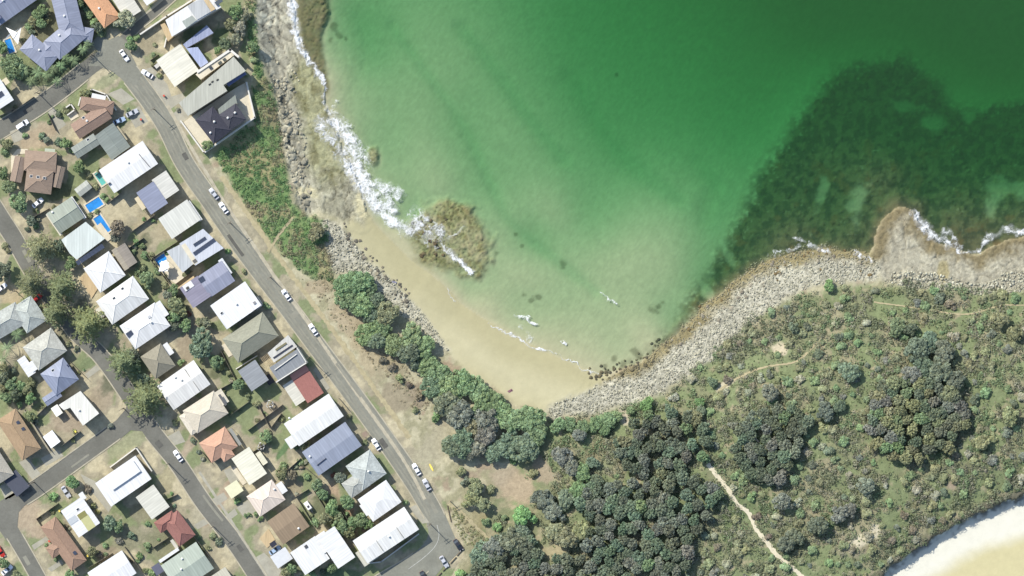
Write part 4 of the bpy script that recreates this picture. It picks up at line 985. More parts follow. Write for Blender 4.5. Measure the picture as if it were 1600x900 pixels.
def crown_mesh(seed, nl=42, per=70, flat=.6, lobe=(.17, .30), leaf=.088):
    rng = np.random.default_rng(seed)
    ang = rng.random(nl) * 2 * math.pi; rad = np.sqrt(rng.random(nl)) * .82
    out = 1 + .22 * np.sin(ang * 2 + rng.random() * 6) + .14 * np.sin(ang * 3 + rng.random() * 6)
    rad = rad * out * .9
    z = .45 + flat * np.sqrt(np.clip(1 - (rad / 1.05) ** 2, 0, 1)) * (.75 + .35 * rng.random(nl))
    lc = np.stack([np.cos(ang) * rad, np.sin(ang) * rad, z], 1); lr = lobe[0] + (lobe[1] - lobe[0]) * rng.random(nl)
    p, n, i = lobes_cloud(lc, lr, per, rng=rng)
    v, f = quads_at(p, n, leaf * (.7 + .6 * rng.random(len(p))), rng=rng)
    me = mesh_np('crown', v, f, leaf_cols(i, nl, rng)); me.materials.append(m_leaf); return me

def trunk_mesh(seed):
    rng = np.random.default_rng(seed); b = MB()
    b.tube([(0, 0, -.1), (.02, .01, .25), (.05, -.03, .5), (.02, .02, .85)], [.075, .06, .05, .025], 7)
    for k in range(5):
        a = k * 1.257 + rng.random(); r = .4 + .3 * rng.random()
        b.tube([(.03, 0, .32 + .05 * k), (math.cos(a) * r * .5, math.sin(a) * r * .5, .6), (math.cos(a) * r, math.sin(a) * r, .85)], [.04, .03, .015], 5)
    return b.mesh('trunk', m_bark)

CROWNS = [crown_mesh(100 + k) for k in range(7)]
FINE = [crown_mesh(140 + k, 95, 46, .42, (.12, .19), .058) for k in range(4)]
WOODC = [crown_mesh(160 + k, 70, 42, .5, (.11, .18), .068) for k in range(6)]
TRUNKS = [trunk_mesh(200 + k) for k in range(3)]

def shrub_mesh(seed, nl=11, per=46, leaf=.15):
    rng = np.random.default_rng(seed)
    ang = rng.random(nl) * 6.283; rad = np.sqrt(rng.random(nl)) * .68
    lc = np.stack([np.cos(ang) * rad, np.sin(ang) * rad, .35 + .5 * (1 - rad) * (.6 + .6 * rng.random(nl))], 1); lr = .25 + .16 * rng.random(nl)
    p, n, i = lobes_cloud(lc, lr, per, rng=rng)
    v, f = quads_at(p, n, leaf * (.6 + .6 * rng.random(len(p))), rng=rng)
    me = mesh_np('shrub', v, f, leaf_cols(i, nl, rng)); me.materials.append(m_leaf); return me
SHRUBS = [shrub_mesh(300 + k) for k in range(6)]

def pine_crown(seed):
    """tiered conifer: whorls of drooping feathery branches"""
    rng = np.random.default_rng(seed); c, n, i = [], [], []
    T = 13
    for t in range(T):
        f = t / (T - 1); z = .9 + 2.5 * f; L = (1 - f) ** .8 * (.92 + .2 * rng.random()) + .06; nb = 9 if f < .7 else 6
        for b in range(nb):
            a = b * 6.283 / nb + t * .37 + rng.normal() * .12; ll = L * (.8 + .35 * rng.random())
            k = int(6 + 20 * ll); s = (np.arange(k) + .5) / k
            w = (.025 + .13 * s * (1 - s) * 2) * rng.normal(size=k)
            x = np.cos(a) * s * ll - np.sin(a) * w; y = np.sin(a) * s * ll + np.cos(a) * w
            c.append(np.stack([x, y, z - .12 * s * ll + rng.normal(size=k) * .03], 1))
            m = rng.normal(size=(k, 3)) * .4; m[:, 2] += 1; n.append(m); i += [t * 9 + b] * k
    c = np.concatenate(c); n = np.concatenate(n); n /= np.linalg.norm(n, axis=1)[:, None]
    v, f = quads_at(c, n, .07 * (.6 + .7 * rng.random(len(c))), .34, rng)
    me = mesh_np('crown', v, f, leaf_cols(np.array(i), T * 9, rng)); me.materials.append(m_leaf); return me
PINES = [pine_crown(400 + k) for k in range(3)]
PTRUNK = MB().tube([(0, 0, -.1), (0, 0, 1.2), (0, 0, 3.3)], [.075, .06, .015], 8).mesh('trunk', m_bark)

def palm_crown(seed):
    rng = np.random.default_rng(seed); v, f, col = [], [], []
    for k in range(11):
        a = k * 6.283 / 11 + rng.normal() * .15; L = .8 + .3 * rng.random(); lift = .25 + .35 * rng.random()
        d = np.array([math.cos(a), math.sin(a), 0]); s = np.array([-d[1], d[0], 0]); g = .7 + .6 * rng.random()
        for j in range(11):
            t = (j + .5) / 11; p = d * t * L + np.array([0, 0, 1.15 + lift * t - 1.0 * t * t * L])
            w = .13 * math.sin(math.pi * min(1, t * .9 + .12)) + .02
            for sg in (-1, 1):
                e = p + s * sg * w + d * .12 - np.array([0, 0, .05]); h = d * .03
                b = len(v); v += [p - h, p + h, e + h * .5, e - h * .5]; f.append((b, b + 1, b + 2, b + 3)); col += [(g, g, g)] * 4
    me = mesh_np('crown', np.array(v), np.array(f), np.array(col)); me.materials.append(m_leaf); return me
PALMS = [palm_crown(500 + k) for k in range(3)]
PALMT = MB().tube([(0, 0, -.1), (.04, 0, .6), (.02, .02, 1.15)], [.06, .045, .04], 7).mesh('trunk', m_bark)

TONE = {'green': (.25, .335, .175), 'dark': (.190, .225, .152), 'grey': (.24, .26, .20), 'olive': (.295, .31, .175), 'bright': (.235, .36, .16), 'teal': (.20, .265, .175), 'brown': (.26, .23, .165), 'pine': (.235, .265, .135), 'pale': (.38, .385, .27), 'yellow': (.44, .41, .18), 'red': (.28, .14, .10)}
def tone(t, j=.14):
    k = 1 + random.uniform(-j, j)
    return tuple(min(1, c * k * (1 + random.uniform(-.05, .05))) for c in TONE[t]) + (1,)

def tree(name, px, py, rpx, t, label, group=None, kind='broad', h=None):
    R = rpx * S * (1.34 if kind == 'pine' else 1.16)
    z = hz1(px, py)
    o = empty(name, P(px, py, z - .05), random.uniform(0, 6.28))
    if kind == 'pine':
        cm, tm, sz = random.choice(PINES), PTRUNK, (h or 11) / 3.4
    elif kind == 'palm':
        cm, tm, sz = random.choice(PALMS), PALMT, (h or 5) / 1.25
    else:
        cm = random.choice({'fine': FINE, 'wood': WOODC}.get(kind, CROWNS)); tm = random.choice(TRUNKS); sz = (h or R * .95 + 1.0) / 1.15
    o.scale = (R, R, sz)
    put('trunk', tm, o); c = put('crown', cm, o); c.color = tone(t)
    tag(o, label, {'pine': 'pine tree', 'palm': 'palm tree'}.get(kind, 'tree'), group); return o

def shrub(px, py, rpx, t, label, group=None, name='shrub', sq=1.0):
    R = rpx * S * 1.1; o = put(name, random.choice(SHRUBS), None, P(px, py, hz1(px, py) - .08), random.uniform(0, 6.28))
    o.scale = (R, R, max(.5, R * .85 * sq)); o.color = tone(t)
    return tag(o, label, 'shrub', group)

def ordinal(n): return ['first', 'second', 'third', 'fourth', 'fifth', 'sixth', 'seventh', 'eighth', 'ninth', 'tenth'][n - 1] if n <= 10 else '%d%s' % (n, 'th' if 10 < n % 100 < 14 else {1: 'st', 2: 'nd', 3: 'rd'}.get(n % 10, 'th'))
ORD = ['', 'second ', 'third ', 'fourth ', 'fifth ', 'sixth ', 'seventh ', 'eighth ', 'ninth ', 'tenth ', 'eleventh ', 'twelfth ', '13th ', '14th ', '15th ', '16th ']
def side(dx, dy):
    a = math.degrees(math.atan2(dy, dx)) % 360
    return ['to the right of', 'above and right of', 'above', 'above and left of', 'to the left of', 'below and left of', 'below', 'below and right of'][int((a + 22.5) // 45) % 8]
_used = {}
def by_house(px, py, what):
    """label by the nearest house, unique"""
    d = sorted((math.hypot(px - hx, py - hy), ph, hx, hy) for ph, hx, hy in HOUSES)[0]
    k = (what, d[1], side(px - d[2], d[3] - py))
    _used[k] = _used.get(k, 0) + 1
    n = _used[k]
    if len(d[1].split()) > 5: what = what.replace('big round ', 'big ')
    return ('%s %s the %s' % (what, k[2], d[1])) if n == 1 else ('%s%s %s the %s' % (ORD[n - 1], what, k[2], d[1]))

WORDS = {'green': 'green', 'dark': 'dark green', 'grey': 'grey-green', 'olive': 'olive', 'bright': 'bright green', 'teal': 'blue-green', 'brown': 'brownish', 'pine': 'dark', 'pale': 'pale green', 'yellow': 'yellow', 'red': 'reddish'}
YARD = [(197, 32, 14, 'pale'), (22, 105, 20, 'green'), (5, 75, 10, 'green'), (125, 5, 8, 'green'), (133, 15, 7, 'green'), (141, 24, 7, 'green'), (148, 35, 7, 'green'), (155, 43, 8, 'dark'), (160, 52, 7, 'green'), (203, 62, 6, 'bright'), (207, 72, 8, 'green'), (215, 60, 6, 'green'), (325, 228, 8, 'green'), (60, 25, 8, 'green'), (68, 17, 9, 'green'), (54, 34, 8, 'olive'), (47, 42, 7, 'green'), (66, 38, 8, 'green'), (76, 32, 7, 'olive'), (50, 50, 7, 'dark'), (72, 24, 6, 'dark'), (38, 62, 5, 'olive'),
        (94, 179, 6, 'dark'), (104, 173, 6, 'olive'), (135, 148, 8, 'olive'), (40, 213, 5, 'green'), (66, 213, 6, 'teal'), (75, 219, 7, 'grey'), (93, 222, 7, 'teal'), (105, 224, 8, 'green'), (113, 234, 6, 'green'), (15, 225, 8, 'olive'), (7, 236, 7, 'green'), (4, 222, 6, 'dark'), (200, 172, 4, 'green'), (6, 270, 9, 'green'), (17, 293, 11, 'green'), (31, 316, 14, 'green'), (126, 263, 8, 'green'), (124, 254, 6, 'green'), (138, 274, 6, 'olive'), (150, 292, 6, 'olive'), (162, 306, 6, 'green'), (168, 313, 5, 'green'), (141, 337, 5, 'olive'), (152, 330, 5, 'green'), (51, 345, 8, 'grey'), (58, 353, 6, 'green'), (43, 358, 5, 'dark'), (187, 358, 12, 'brown'), (182, 370, 8, 'grey'), (56, 328, 5, 'olive'),
        (94, 383, 9, 'dark'), (112, 412, 9, 'green'), (7, 424, 14, 'dark'), (9, 385, 6, 'olive'), (14, 391, 5, 'olive'), (120, 545, 5, 'dark'), (108, 537, 6, 'olive'), (213, 380, 6, 'bright'), (222, 385, 6, 'green'), (210, 393, 5, 'green'), (228, 399, 7, 'green'), (231, 436, 11, 'green'), (222, 417, 7, 'olive'), (216, 424, 6, 'green'), (237, 400, 6, 'olive'), (246, 423, 6, 'green'), (260, 445, 7, 'olive'), (272, 453, 8, 'green'), (275, 477, 12, 'olive'), (264, 462, 8, 'grey'), (284, 485, 10, 'olive'), (357, 392, 5, 'bright'), (381, 424, 5, 'olive'), (417, 477, 7, 'green'), (296, 490, 5, 'red'), (272, 495, 9, 'green'), (291, 508, 9, 'green'), (311, 502, 6, 'olive'), (323, 504, 8, 'pale'), (317, 537, 21, 'teal'), (340, 564, 10, 'green'), (346, 574, 6, 'yellow'), (336, 574, 7, 'green'), (273, 508, 8, 'dark'), (284, 566, 6, 'green'), (359, 583, 6, 'olive'), (374, 600, 9, 'green'), (209, 555, 12, 'dark'), (227, 592, 10, 'dark'), (214, 575, 9, 'green'),
        (13, 620, 9, 'green'), (27, 617, 9, 'dark'), (45, 608, 8, 'olive'), (32, 633, 6, 'green'), (50, 650, 8, 'olive'), (50, 623, 8, 'bright'), (57, 660, 5, 'grey'), (8, 590, 9, 'dark'), (20, 600, 9, 'green'), (35, 603, 8, 'green'), (50, 597, 7, 'olive'), (8, 575, 8, 'olive'), (22, 580, 7, 'dark'), (5, 605, 7, 'olive'), (273, 660, 6, 'olive'), (302, 688, 5, 'dark'), (311, 705, 4, 'dark'), (387, 619, 6, 'olive'), (401, 631, 7, 'olive'), (416, 681, 9, 'green'), (420, 674, 5, 'olive'), (476, 693, 9, 'olive'), (464, 697, 6, 'green'), (545, 651, 5, 'olive'), (571, 691, 5, 'olive'), (442, 727, 7, 'green'), (470, 722, 6, 'green'), (440, 739, 9, 'olive'), (457, 741, 8, 'brown'), (479, 744, 6, 'green'), (497, 757, 9, 'green'), (505, 771, 9, 'green'), (533, 746, 9, 'grey'), (521, 741, 5, 'red'), (544, 783, 11, 'green'), (520, 792, 11, 'green'), (508, 810, 9, 'olive'), (532, 822, 12, 'green'), (546, 829, 10, 'olive'), (565, 810, 11, 'green'), (574, 817, 8, 'green'), (493, 816, 7, 'green'), (407, 810, 5, 'bright'), (634, 784, 5, 'green'), (552, 818, 9, 'green'), (530, 806, 8, 'olive'), (457, 888, 8, 'green'), (447, 895, 8, 'olive'), (490, 896, 7, 'green'), (520, 886, 8, 'green'), (505, 893, 6, 'dark'),
        (115, 753, 10, 'bright'), (84, 775, 7, 'bright'), (138, 763, 7, 'brown'), (147, 790, 5, 'olive'), (153, 799, 5, 'yellow'), (174, 816, 11, 'teal'), (186, 822, 9, 'green'), (207, 837, 7, 'teal'), (231, 819, 5, 'green'), (231, 854, 7, 'green'), (166, 852, 5, 'green'), (73, 851, 3, 'green'), (78, 859, 3, 'green'), (83, 867, 3.5, 'green'), (88, 875, 3.5, 'green'), (111, 897, 8, 'green'), (7, 879, 8, 'green'), (27, 895, 7, 'olive'), (219, 868, 6, 'bright'), (187, 845, 6, 'grey'), (272, 790, 4, 'teal'), (326, 855, 5, 'olive'), (333, 838, 6, 'olive'), (343, 846, 7, 'dark'), (390, 804, 4, 'green'), (384, 805, 4, 'green'), (372, 783, 6, 'bright'), (400, 803, 4, 'green'), (238, 895, 7, 'green'), (228, 890, 6, 'olive'), (174, 665, 6, 'grey'), (145, 860, 8, 'olive'), (156, 865, 6, 'brown'), (300, 165, 4, 'green'), (279, 172, 4, 'grey'), (297, 195, 5, 'green'), (250, 118, 5, 'olive'), (246, 98, 4, 'olive'), (243, 70, 4, 'olive'), (370, 20, 12, 'green'), (362, 40, 10, 'olive'), (376, 45, 10, 'pale'), (368, 62, 9, 'pale'), (382, 25, 9, 'pale'), (352, 70, 9, 'dark'), (340, 80, 7, 'green'), (395, 75, 9, 'green'), (398, 95, 7, 'green')]
_yard = sorted(YARD, key=lambda q: -q[2])
for (x, y, r, t) in YARD:
    if on_road(x, y): pass
    if r >= 8:
        w = ('big round ' if r >= 14 else '') + WORDS[t] + ' tree'
        tree('garden_tree', x, y, r, t, by_house(x, y, w), 'garden trees among the houses', 'broad' if r < 18 else 'fine', h=r * S * 1.15 + 1.2)
    else:
        shrub(x, y, r, t, by_house(x, y, ('small ' if r < 6 else '') + WORDS[t] + ' shrub'), 'garden shrubs among the houses')
for n_, (x, y, r) in enumerate([(66, 388, 19), (52, 441, 17), (100, 448, 20), (90, 488, 18), (141, 506, 22), (195, 566, 19), (231, 622, 24)]):
    tree('pine_tree', x, y, r, 'pine', '%stall feathery pine from the top along the shaded left street' % (ORD[n_] or 'first '), 'pines along the left street', 'pine', h=9 + r * .12)
for n_, (x, y, r) in enumerate([(40, 112, 11), (62, 114, 11), (76, 118, 10), (52, 128, 10), (86, 110, 10), (98, 104, 9), (132, 78, 9), (118, 96, 10), (106, 92, 9), (30, 522, 12), (15, 543, 11), (8, 560, 9), (92, 128, 8), (140, 70, 8)]):
    tree('palm_tree', x, y, r, 'green', by_house(x, y, 'spiky palm tree'), 'garden palms', 'palm', h=4.5)

# ---- trees behind the beach, west to east
COASTT = [(494, 363, 11, 'olive'), (540, 446, 17, 'green'), (559, 441, 18, 'green'), (577, 454, 12, 'green'), (546, 470, 16, 'green'), (566, 476, 17, 'green'), (587, 469, 12, 'teal'), (606, 488, 15, 'olive'), (580, 492, 12, 'teal'), (574, 521, 17, 'green'), (595, 514, 14, 'green'), (588, 532, 12, 'dark'), (622, 540, 18, 'green'), (643, 530, 19, 'green'), (662, 544, 17, 'green'), (640, 553, 16, 'dark'), (668, 570, 14, 'green'), (686, 582, 17, 'green'), (676, 602, 17, 'teal'), (701, 606, 19, 'green'), (725, 598, 18, 'green'), (747, 608, 17, 'green'), (757, 630, 18, 'green'), (773, 624, 14, 'green'), (697, 632, 17, 'dark'), (720, 648, 18, 'grey'), (742, 652, 15, 'teal'), (762, 656, 16, 'grey'), (782, 644, 16, 'green'), (802, 656, 18, 'green'), (826, 652, 19, 'green'), (838, 676, 16, 'green'), (792, 694, 18, 'teal'), (816, 702, 18, 'dark'), (826, 688, 15, 'teal'), (722, 692, 19, 'teal'), (742, 702, 13, 'grey'), (772, 706, 14, 'teal'), (758, 678, 15, 'grey'), (706, 698, 14, 'dark'), (738, 668, 13, 'olive')]
for n_, (x, y, r, t) in enumerate(COASTT):
    q = 'nearest the bluff' if n_ == 0 else ('in the clump beside the pebble strip' if x < 612 else ('in the row edging the beach' if x < 760 else 'in the grove where the beach row ends'))
    k = ('coast', q, t); _used[k] = _used.get(k, 0) + 1
    tree('coastal_tree', x, y, r * 1.14, t, '%s%s rounded tree from the left %s' % ((ORD[_used[k] - 1] or 'first ') if n_ else '', WORDS[t], q) if n_ else 'lone round olive tree at the edge of the green bluff', 'trees behind the beach', 'fine' if t in ('green', 'teal') else 'broad', h=r * S * .9 + 1.6)
PARK = [(680, 652, 9, 'bright', 'bright green shrub on the dry bank left of the beach grove'), (758, 815, 8, 'green', 'round green shrub beside the dirt path, nearest the road'), (776, 824, 8, 'bright', 'round bright green shrub at the end of the dirt path'), (789, 808, 6, 'green', 'small dark green shrub standing alone in the clearing'), (818, 805, 15, 'bright', 'vivid light green tree at the foot of the clearing'),
        (720, 737, 9, 'olive', 'olive bush by the verge beside the yellow board'), (742, 762, 13, 'olive', 'large olive bush at the top of the clearing edge'), (736, 779, 12, 'olive', 'olive bush on the left edge of the clearing'), (756, 787, 11, 'olive', 'lowest olive bush on the left edge of the clearing'), (727, 752, 8, 'dark', 'dark bush between the olive bushes'), (768, 765, 8, 'olive', 'olive bush pointing into the clearing'), (801, 720, 6, 'bright', 'small bright bush in the shadow under the beach grove'), (834, 741, 8, 'olive', 'small bush on the right edge of the clearing'),
        (720, 896, 9, 'bright', 'bright green shrub at the bottom edge near the parked cars'), (764, 846, 7, 'olive', 'dark tipped bush at the end of the dry grass slope'), (625, 592, 7, 'olive', 'small olive bush on the dry bank above the coast road'), (640, 600, 6, 'brown', 'brown bush on the dry bank'), (655, 618, 7, 'brown', 'larger brown bush on the dry bank'), (612, 572, 8, 'brown', 'flat brown bush below the pebble strip trees'), (598, 564, 7, 'brown', 'leftmost brown bush on the dry bank'), (648, 640, 6, 'olive', 'lowest olive bush on the dry bank')]
for (x, y, r, t, lb) in PARK:
    if r >= 11: tree('bush_tree', x, y, r, t, lb, None, 'broad', h=r * S * .9 + 1)
    else: shrub(x, y, r, t, lb)

# ---- the dark wood and single trees on the headland
WOOD1 = [(985, 655), (1060, 632), (1108, 660), (1100, 715), (1128, 765), (1108, 812), (1075, 845), (1078, 880), (1040, 905), (730, 912), (738, 862), (790, 832), (830, 838), (850, 870), (905, 858), (918, 812), (900, 780), (935, 745), (975, 752), (960, 705)]
WOOD2 = [(1180, 642), (1232, 636), (1262, 655), (1250, 690), (1228, 748), (1172, 752), (1140, 705), (1150, 662)]
WOOD3 = [(1372, 600), (1410, 585), (1500, 610), (1510, 660), (1480, 700), (1430, 720), (1380, 716), (1352, 690), (1356, 640)]
def fill_wood(poly, dmin, n, seed):
    rng = np.random.default_rng(seed); xs, ys = zip(*poly); out = []
    q = np.stack([rng.uniform(min(xs), max(xs), n), rng.uniform(min(ys), max(ys), n)], 1)
    q = q[poly_sd(q[:, 0], q[:, 1], poly) > 2]
    for p in q:
        if all((p[0] - a) ** 2 + (p[1] - b) ** 2 > dmin * dmin for a, b in out): out.append((p[0], p[1]))
    return out
for wood, where, seed in ((WOOD1, 'the big wood', 5), (WOOD2, 'the wood right of the track', 6), (WOOD3, 'the olive thicket', 8)):
    for (x, y) in sorted(fill_wood(wood, 13.4, 3200, seed)):
        if float(line_d(np.array([x]), np.array([y]), TRACKS[0][0])[0]) < 13: continue
        t = random.choices(['dark', 'teal', 'grey', 'green', 'olive'], [6, 4, 3, .5, .2] if wood is not WOOD3 else [3, 1, 2, 2, 6])[0]
        zone_ = '' if wood is not WOOD1 else (' by the clearing' if x < 850 else (' below the cobbles' if y < 720 else (' at the bottom' if y > 850 else ', middle part')))
        k = ('wood', t, where, zone_); _used[k] = _used.get(k, 0) + 1
        tree('woodland_tree', x, y, random.uniform(9, 12.5), t, '%s %s canopy tree from the left in %s%s' % (ordinal(_used[k]), WORDS[t], where, zone_), 'canopy trees of ' + where, 'wood', h=random.uniform(3.7, 4.7))
SINGLE = [(872, 664, 12, 'green'), (890, 662, 11, 'green'), (909, 668, 12, 'green'), (930, 662, 12, 'green'), (950, 656, 13, 'green'), (964, 650, 9, 'green'), (945, 672, 9, 'green'), (905, 680, 10, 'grey'), (880, 712, 15, 'grey'), (892, 730, 12, 'grey'), (910, 738, 14, 'green'), (925, 722, 10, 'teal'), (975, 712, 10, 'teal'), (965, 690, 8, 'teal'), (850, 782, 17, 'grey'), (866, 800, 14, 'grey'), (884, 778, 15, 'teal'), (905, 765, 15, 'green'), (925, 760, 13, 'teal'), (868, 828, 15, 'olive'), (886, 838, 16, 'olive'), (906, 828, 14, 'olive'), (920, 842, 11, 'olive'), (750, 866, 18, 'teal'), (772, 856, 17, 'grey'), (801, 842, 18, 'dark'), (822, 852, 15, 'dark'), (815, 828, 14, 'teal'),
          (1430, 545, 19, 'dark'), (1452, 534, 16, 'teal'), (1471, 552, 17, 'dark'), (1440, 570, 18, 'teal'), (1466, 577, 18, 'dark'), (1490, 592, 14, 'dark'), (1420, 585, 14, 'grey'), (1480, 612, 14, 'olive'), (1440, 605, 15, 'green'), 
          (1325, 580, 16, 'teal'), (1310, 634, 10, 'teal'), (1286, 642, 13, 'grey'), (1220, 782, 14, 'grey'), (1275, 818, 15, 'dark'), (1226, 846, 13, 'dark'), (1240, 838, 12, 'dark'), (1350, 758, 14, 'grey'), (1310, 800, 13, 'grey'), (1326, 795, 10, 'grey'), (1010, 632, 11, 'bright'), (1093, 628, 8, 'bright'), (1094, 642, 9, 'teal'), (1113, 597, 8, 'teal'), (1295, 447, 9, 'bright'), (985, 642, 7, 'green'), (1200, 612, 13, 'grey'), (1178, 655, 10, 'olive'), (1240, 512, 8, 'dark'), (1400, 510, 14, 'green'), (1420, 515, 10, 'dark'), (1560, 500, 12, 'olive'), (1585, 520, 11, 'olive'), (1530, 690, 12, 'olive'), (1575, 650, 13, 'olive')]
LM = [('the bright white walking track', 1150, 785), ('the white sand scars', 1345, 842), ('the big dark tree clump', 1450, 560), ('the rock point', 1440, 400), ('the foot of the beach', 900, 640), ('the dry grass clearing', 800, 760), ('the thin sandy track', 1200, 575), ('the ocean beach', 1500, 820), ('the round teal tree', 1325, 580), ('the wood right of the track', 1200, 700), ('the right edge of the picture', 1600, 620), ('the cobble shore', 1100, 560)]
def by_landmark(px, py, what):
    d = sorted((math.hypot(px - x, py - y), nm, x, y) for nm, x, y in LM)[0]
    k = (what, d[1], side(px - d[2], d[3] - py)); _used[k] = _used.get(k, 0) + 1; n = _used[k]
    o = ORD[n - 1] if n <= len(ORD) else '%dth ' % n
    return '%s%s %s %s' % (o, what, k[2], d[1])
for (x, y, r, t) in SINGLE:
    lb = 'round blue-green tree standing alone in the middle of the headland scrub' if (x, y) == (1325, 580) else by_landmark(x, y, '%s rounded tree' % WORDS[t])
    tree('headland_tree', x, y, r, t, lb, 'single trees on the headland', 'fine' if t in ('green', 'bright', 'teal') else 'broad', h=r * S * .85 + 1.2)

# ---- shrubs scattered over the headland scrub (individuals) and the low cover between them (stuff)
taken = [(x, y, r) for x, y, r, t in SINGLE] + [(x, y, r) for x, y, r, *_ in COASTT]
rng = np.random.default_rng(77)
cand = np.stack([rng.uniform(960, 1610, 5200), rng.uniform(430, 905, 5200)], 1)
def at_grid(f, x, y): return sample_grid(f, GX, GY, np.asarray(x, float), np.asarray(y, float))
okh = (at_grid(khd, cand[:, 0], cand[:, 1]) > .7) & (at_grid(ko, cand[:, 0], cand[:, 1]) < .02) & (poly_sd(cand[:, 0], cand[:, 1], WOOD1) < -4) & (poly_sd(cand[:, 0], cand[:, 1], WOOD2) < -4) & (poly_sd(cand[:, 0], cand[:, 1], WOOD3) < -2) & (at_grid(sd_ob, cand[:, 0], cand[:, 1]) < -8)
tr_d = np.min([line_d(cand[:, 0], cand[:, 1], p) for p, *_ in TRACKS], 0)
okh &= tr_d > 6
kept = []
for p in cand[okh]:
    if len(kept) >= 285: break
    if any((p[0] - a) ** 2 + (p[1] - b) ** 2 < (r + 3) ** 2 for a, b, r in taken): continue
    if any((p[0] - a) ** 2 + (p[1] - b) ** 2 < 13.5 ** 2 for a, b in kept): continue
    kept.append((p[0], p[1]))
for (x, y) in sorted(kept):
    g = float(fbm(np.array([x / 60]), np.array([y / 60]), 120)[0])
    t = random.choices(['olive', 'grey', 'green', 'pale', 'brown', 'dark'], [5, 1.6, 3 + 6 * (g > .52), 2, .5, 1.4])[0]
    shrub(x, y, random.uniform(4.5, 9.5), t, by_landmark(x, y, '%s scrub bush' % WORDS[t]), 'bushes in the headland scrub', 'scrub_bush', sq=.75)

def scrub(name, label, n, region, palette, size, per, leaf, seed, hgt=.7):
    rng = np.random.default_rng(seed); (x0, x1, y0, y1), fn = region
    p = np.stack([rng.uniform(x0, x1, n), rng.uniform(y0, y1, n)], 1); p = p[fn(p[:, 0], p[:, 1])]
    m = len(p); r = rng.uniform(size[0], size[1], m)
    z = hz(p[:, 0], p[:, 1]); cen = np.stack([(p[:, 0] - 800) * S, (450 - p[:, 1]) * S, z + r * .15], 1)
    sel = fbm(p[:, 0] / 30, p[:, 1] / 30, seed) + rng.normal(size=m) * .10
    pal = np.array(palette, float); k = np.clip(((sel - .3) / .4 * len(pal)).astype(int), 0, len(pal) - 1)
    base = pal[k] * rng.uniform(.75, 1.25, (m, 1))
    c, nn, i = lobes_cloud(cen, r, per, .5, rng); c[:, 2] = cen[i, 2] + (c[:, 2] - cen[i, 2]) * hgt
    v, f = quads_at(c, nn, leaf * (.6 + .7 * rng.random(len(c))), .6, rng)
    col = np.repeat(base[i] * rng.uniform(.85, 1.15, (len(i), 1)), 4, 0)
    me = mesh_np(name, v, f, col); me.materials.append(m_scrub)
    return tag(put(name, me), label, None, None, 'stuff')

def f_head(x, y):
    ok = (at_grid(khd, x, y) > .45) & (at_grid(sd_ob, x, y) < -2 + 7 * (vnoise(x / 7, y / 7, 47) - .4)) & (at_grid(sd_land, x, y) > 16)
    ok &= np.min([line_d(x, y, p) - w * .55 for p, w, *_ in TRACKS], 0) > .8
    for (ex, ey, rx, ry, an, c) in CLEAR:
        if c[0] > 170 or (ex, ey) == (850, 735):
            a = math.radians(-an); dx, dy = x - ex, y - ey
            ok &= np.hypot((dx * math.cos(a) + dy * math.sin(a)) / rx, (-dx * math.sin(a) + dy * math.cos(a)) / ry) > .82 + .3 * vnoise(x / 6, y / 6, 31)
    return ok & ((x > 860) | (vnoise(x / 14, y / 14, 33) > .62)) & (vnoise(x / 9, y / 9, 35) > .22 + .55 * sstep(.52, .6, fbm(x / 26, y / 26, 77)))
PALH = [(.20, .23, .14), (.25, .27, .17), (.295, .30, .205), (.29, .28, .21), (.255, .285, .165), (.205, .275, .145)]
scrub('scrub_cover', 'low tangled scrub covering the headland', 19000, ((740, 1630, 430, 930), f_head), PALH, (.5, 1.5), 26, .18, 81)
def f_mead(x, y): return (at_grid(khd, x, y) > .5) & (at_grid(sd_ob, x, y) < -3) & (fbm(x / 26, y / 26, 77) > .5) & (np.min([line_d(x, y, p) - w * .5 for p, w, *_ in TRACKS], 0) > 1)
scrub('meadow_grass', 'rough green grass in the open patches of the headland', 9000, ((860, 1630, 440, 930), f_mead), [(.20, .25, .13), (.25, .275, .15), (.30, .29, .18), (.22, .28, .135)], (.18, .5), 14, .12, 89, .6)
def f_bluff(x, y): return (at_grid(kbl, x, y) > .45) & (line_d(x, y, TRACKS[3][0]) > 3.2) & (at_grid(krw, x, y) < .5) & (vnoise(x / 10, y / 10, 37) > .15) & ((at_grid(sd_town, x, y) < 2) | (y < 200))
PALB = [(.16, .28, .12), (.20, .30, .135), (.205, .285, .145), (.26, .285, .165), (.32, .285, .19)]
scrub('bluff_scrub', 'dense green scrub and dry grass on the bluff above the rocks', 6500, ((325, 530, -40, 450), f_bluff), PALB, (.4, .95), 24, .14, 83)
BANKS = [(470, 436), (525, 440), (545, 490), (590, 545), (640, 560), (675, 620), (660, 660), (620, 620), (570, 555), (520, 500)]
def f_bank(x, y): return (poly_sd(x, y, BANKS) > 0) & (vnoise(x / 8, y / 8, 39) > .3)
scrub('bank_grass', 'dry tussock grass on the bank above the pebble strip', 1900, ((465, 680, 430, 665), f_bank), [(.40, .35, .23), (.36, .33, .21), (.27, .28, .17), (.28, .22, .155), (.44, .38, .25)], (.2, .55), 20, .09, 85, .6)
def f_slope(x, y): return poly_sd(x, y, [(702, 792), (716, 796), (746, 828), (764, 846), (756, 856), (728, 850), (712, 826)]) > 0
scrub('slope_grass', 'yellow-green long grass between the bend and the dirt path', 420, ((700, 768, 790, 860), f_slope), [(.36, .36, .19), (.31, .34, .17), (.42, .38, .23)], (.3, .6), 22, .1, 87, .6)
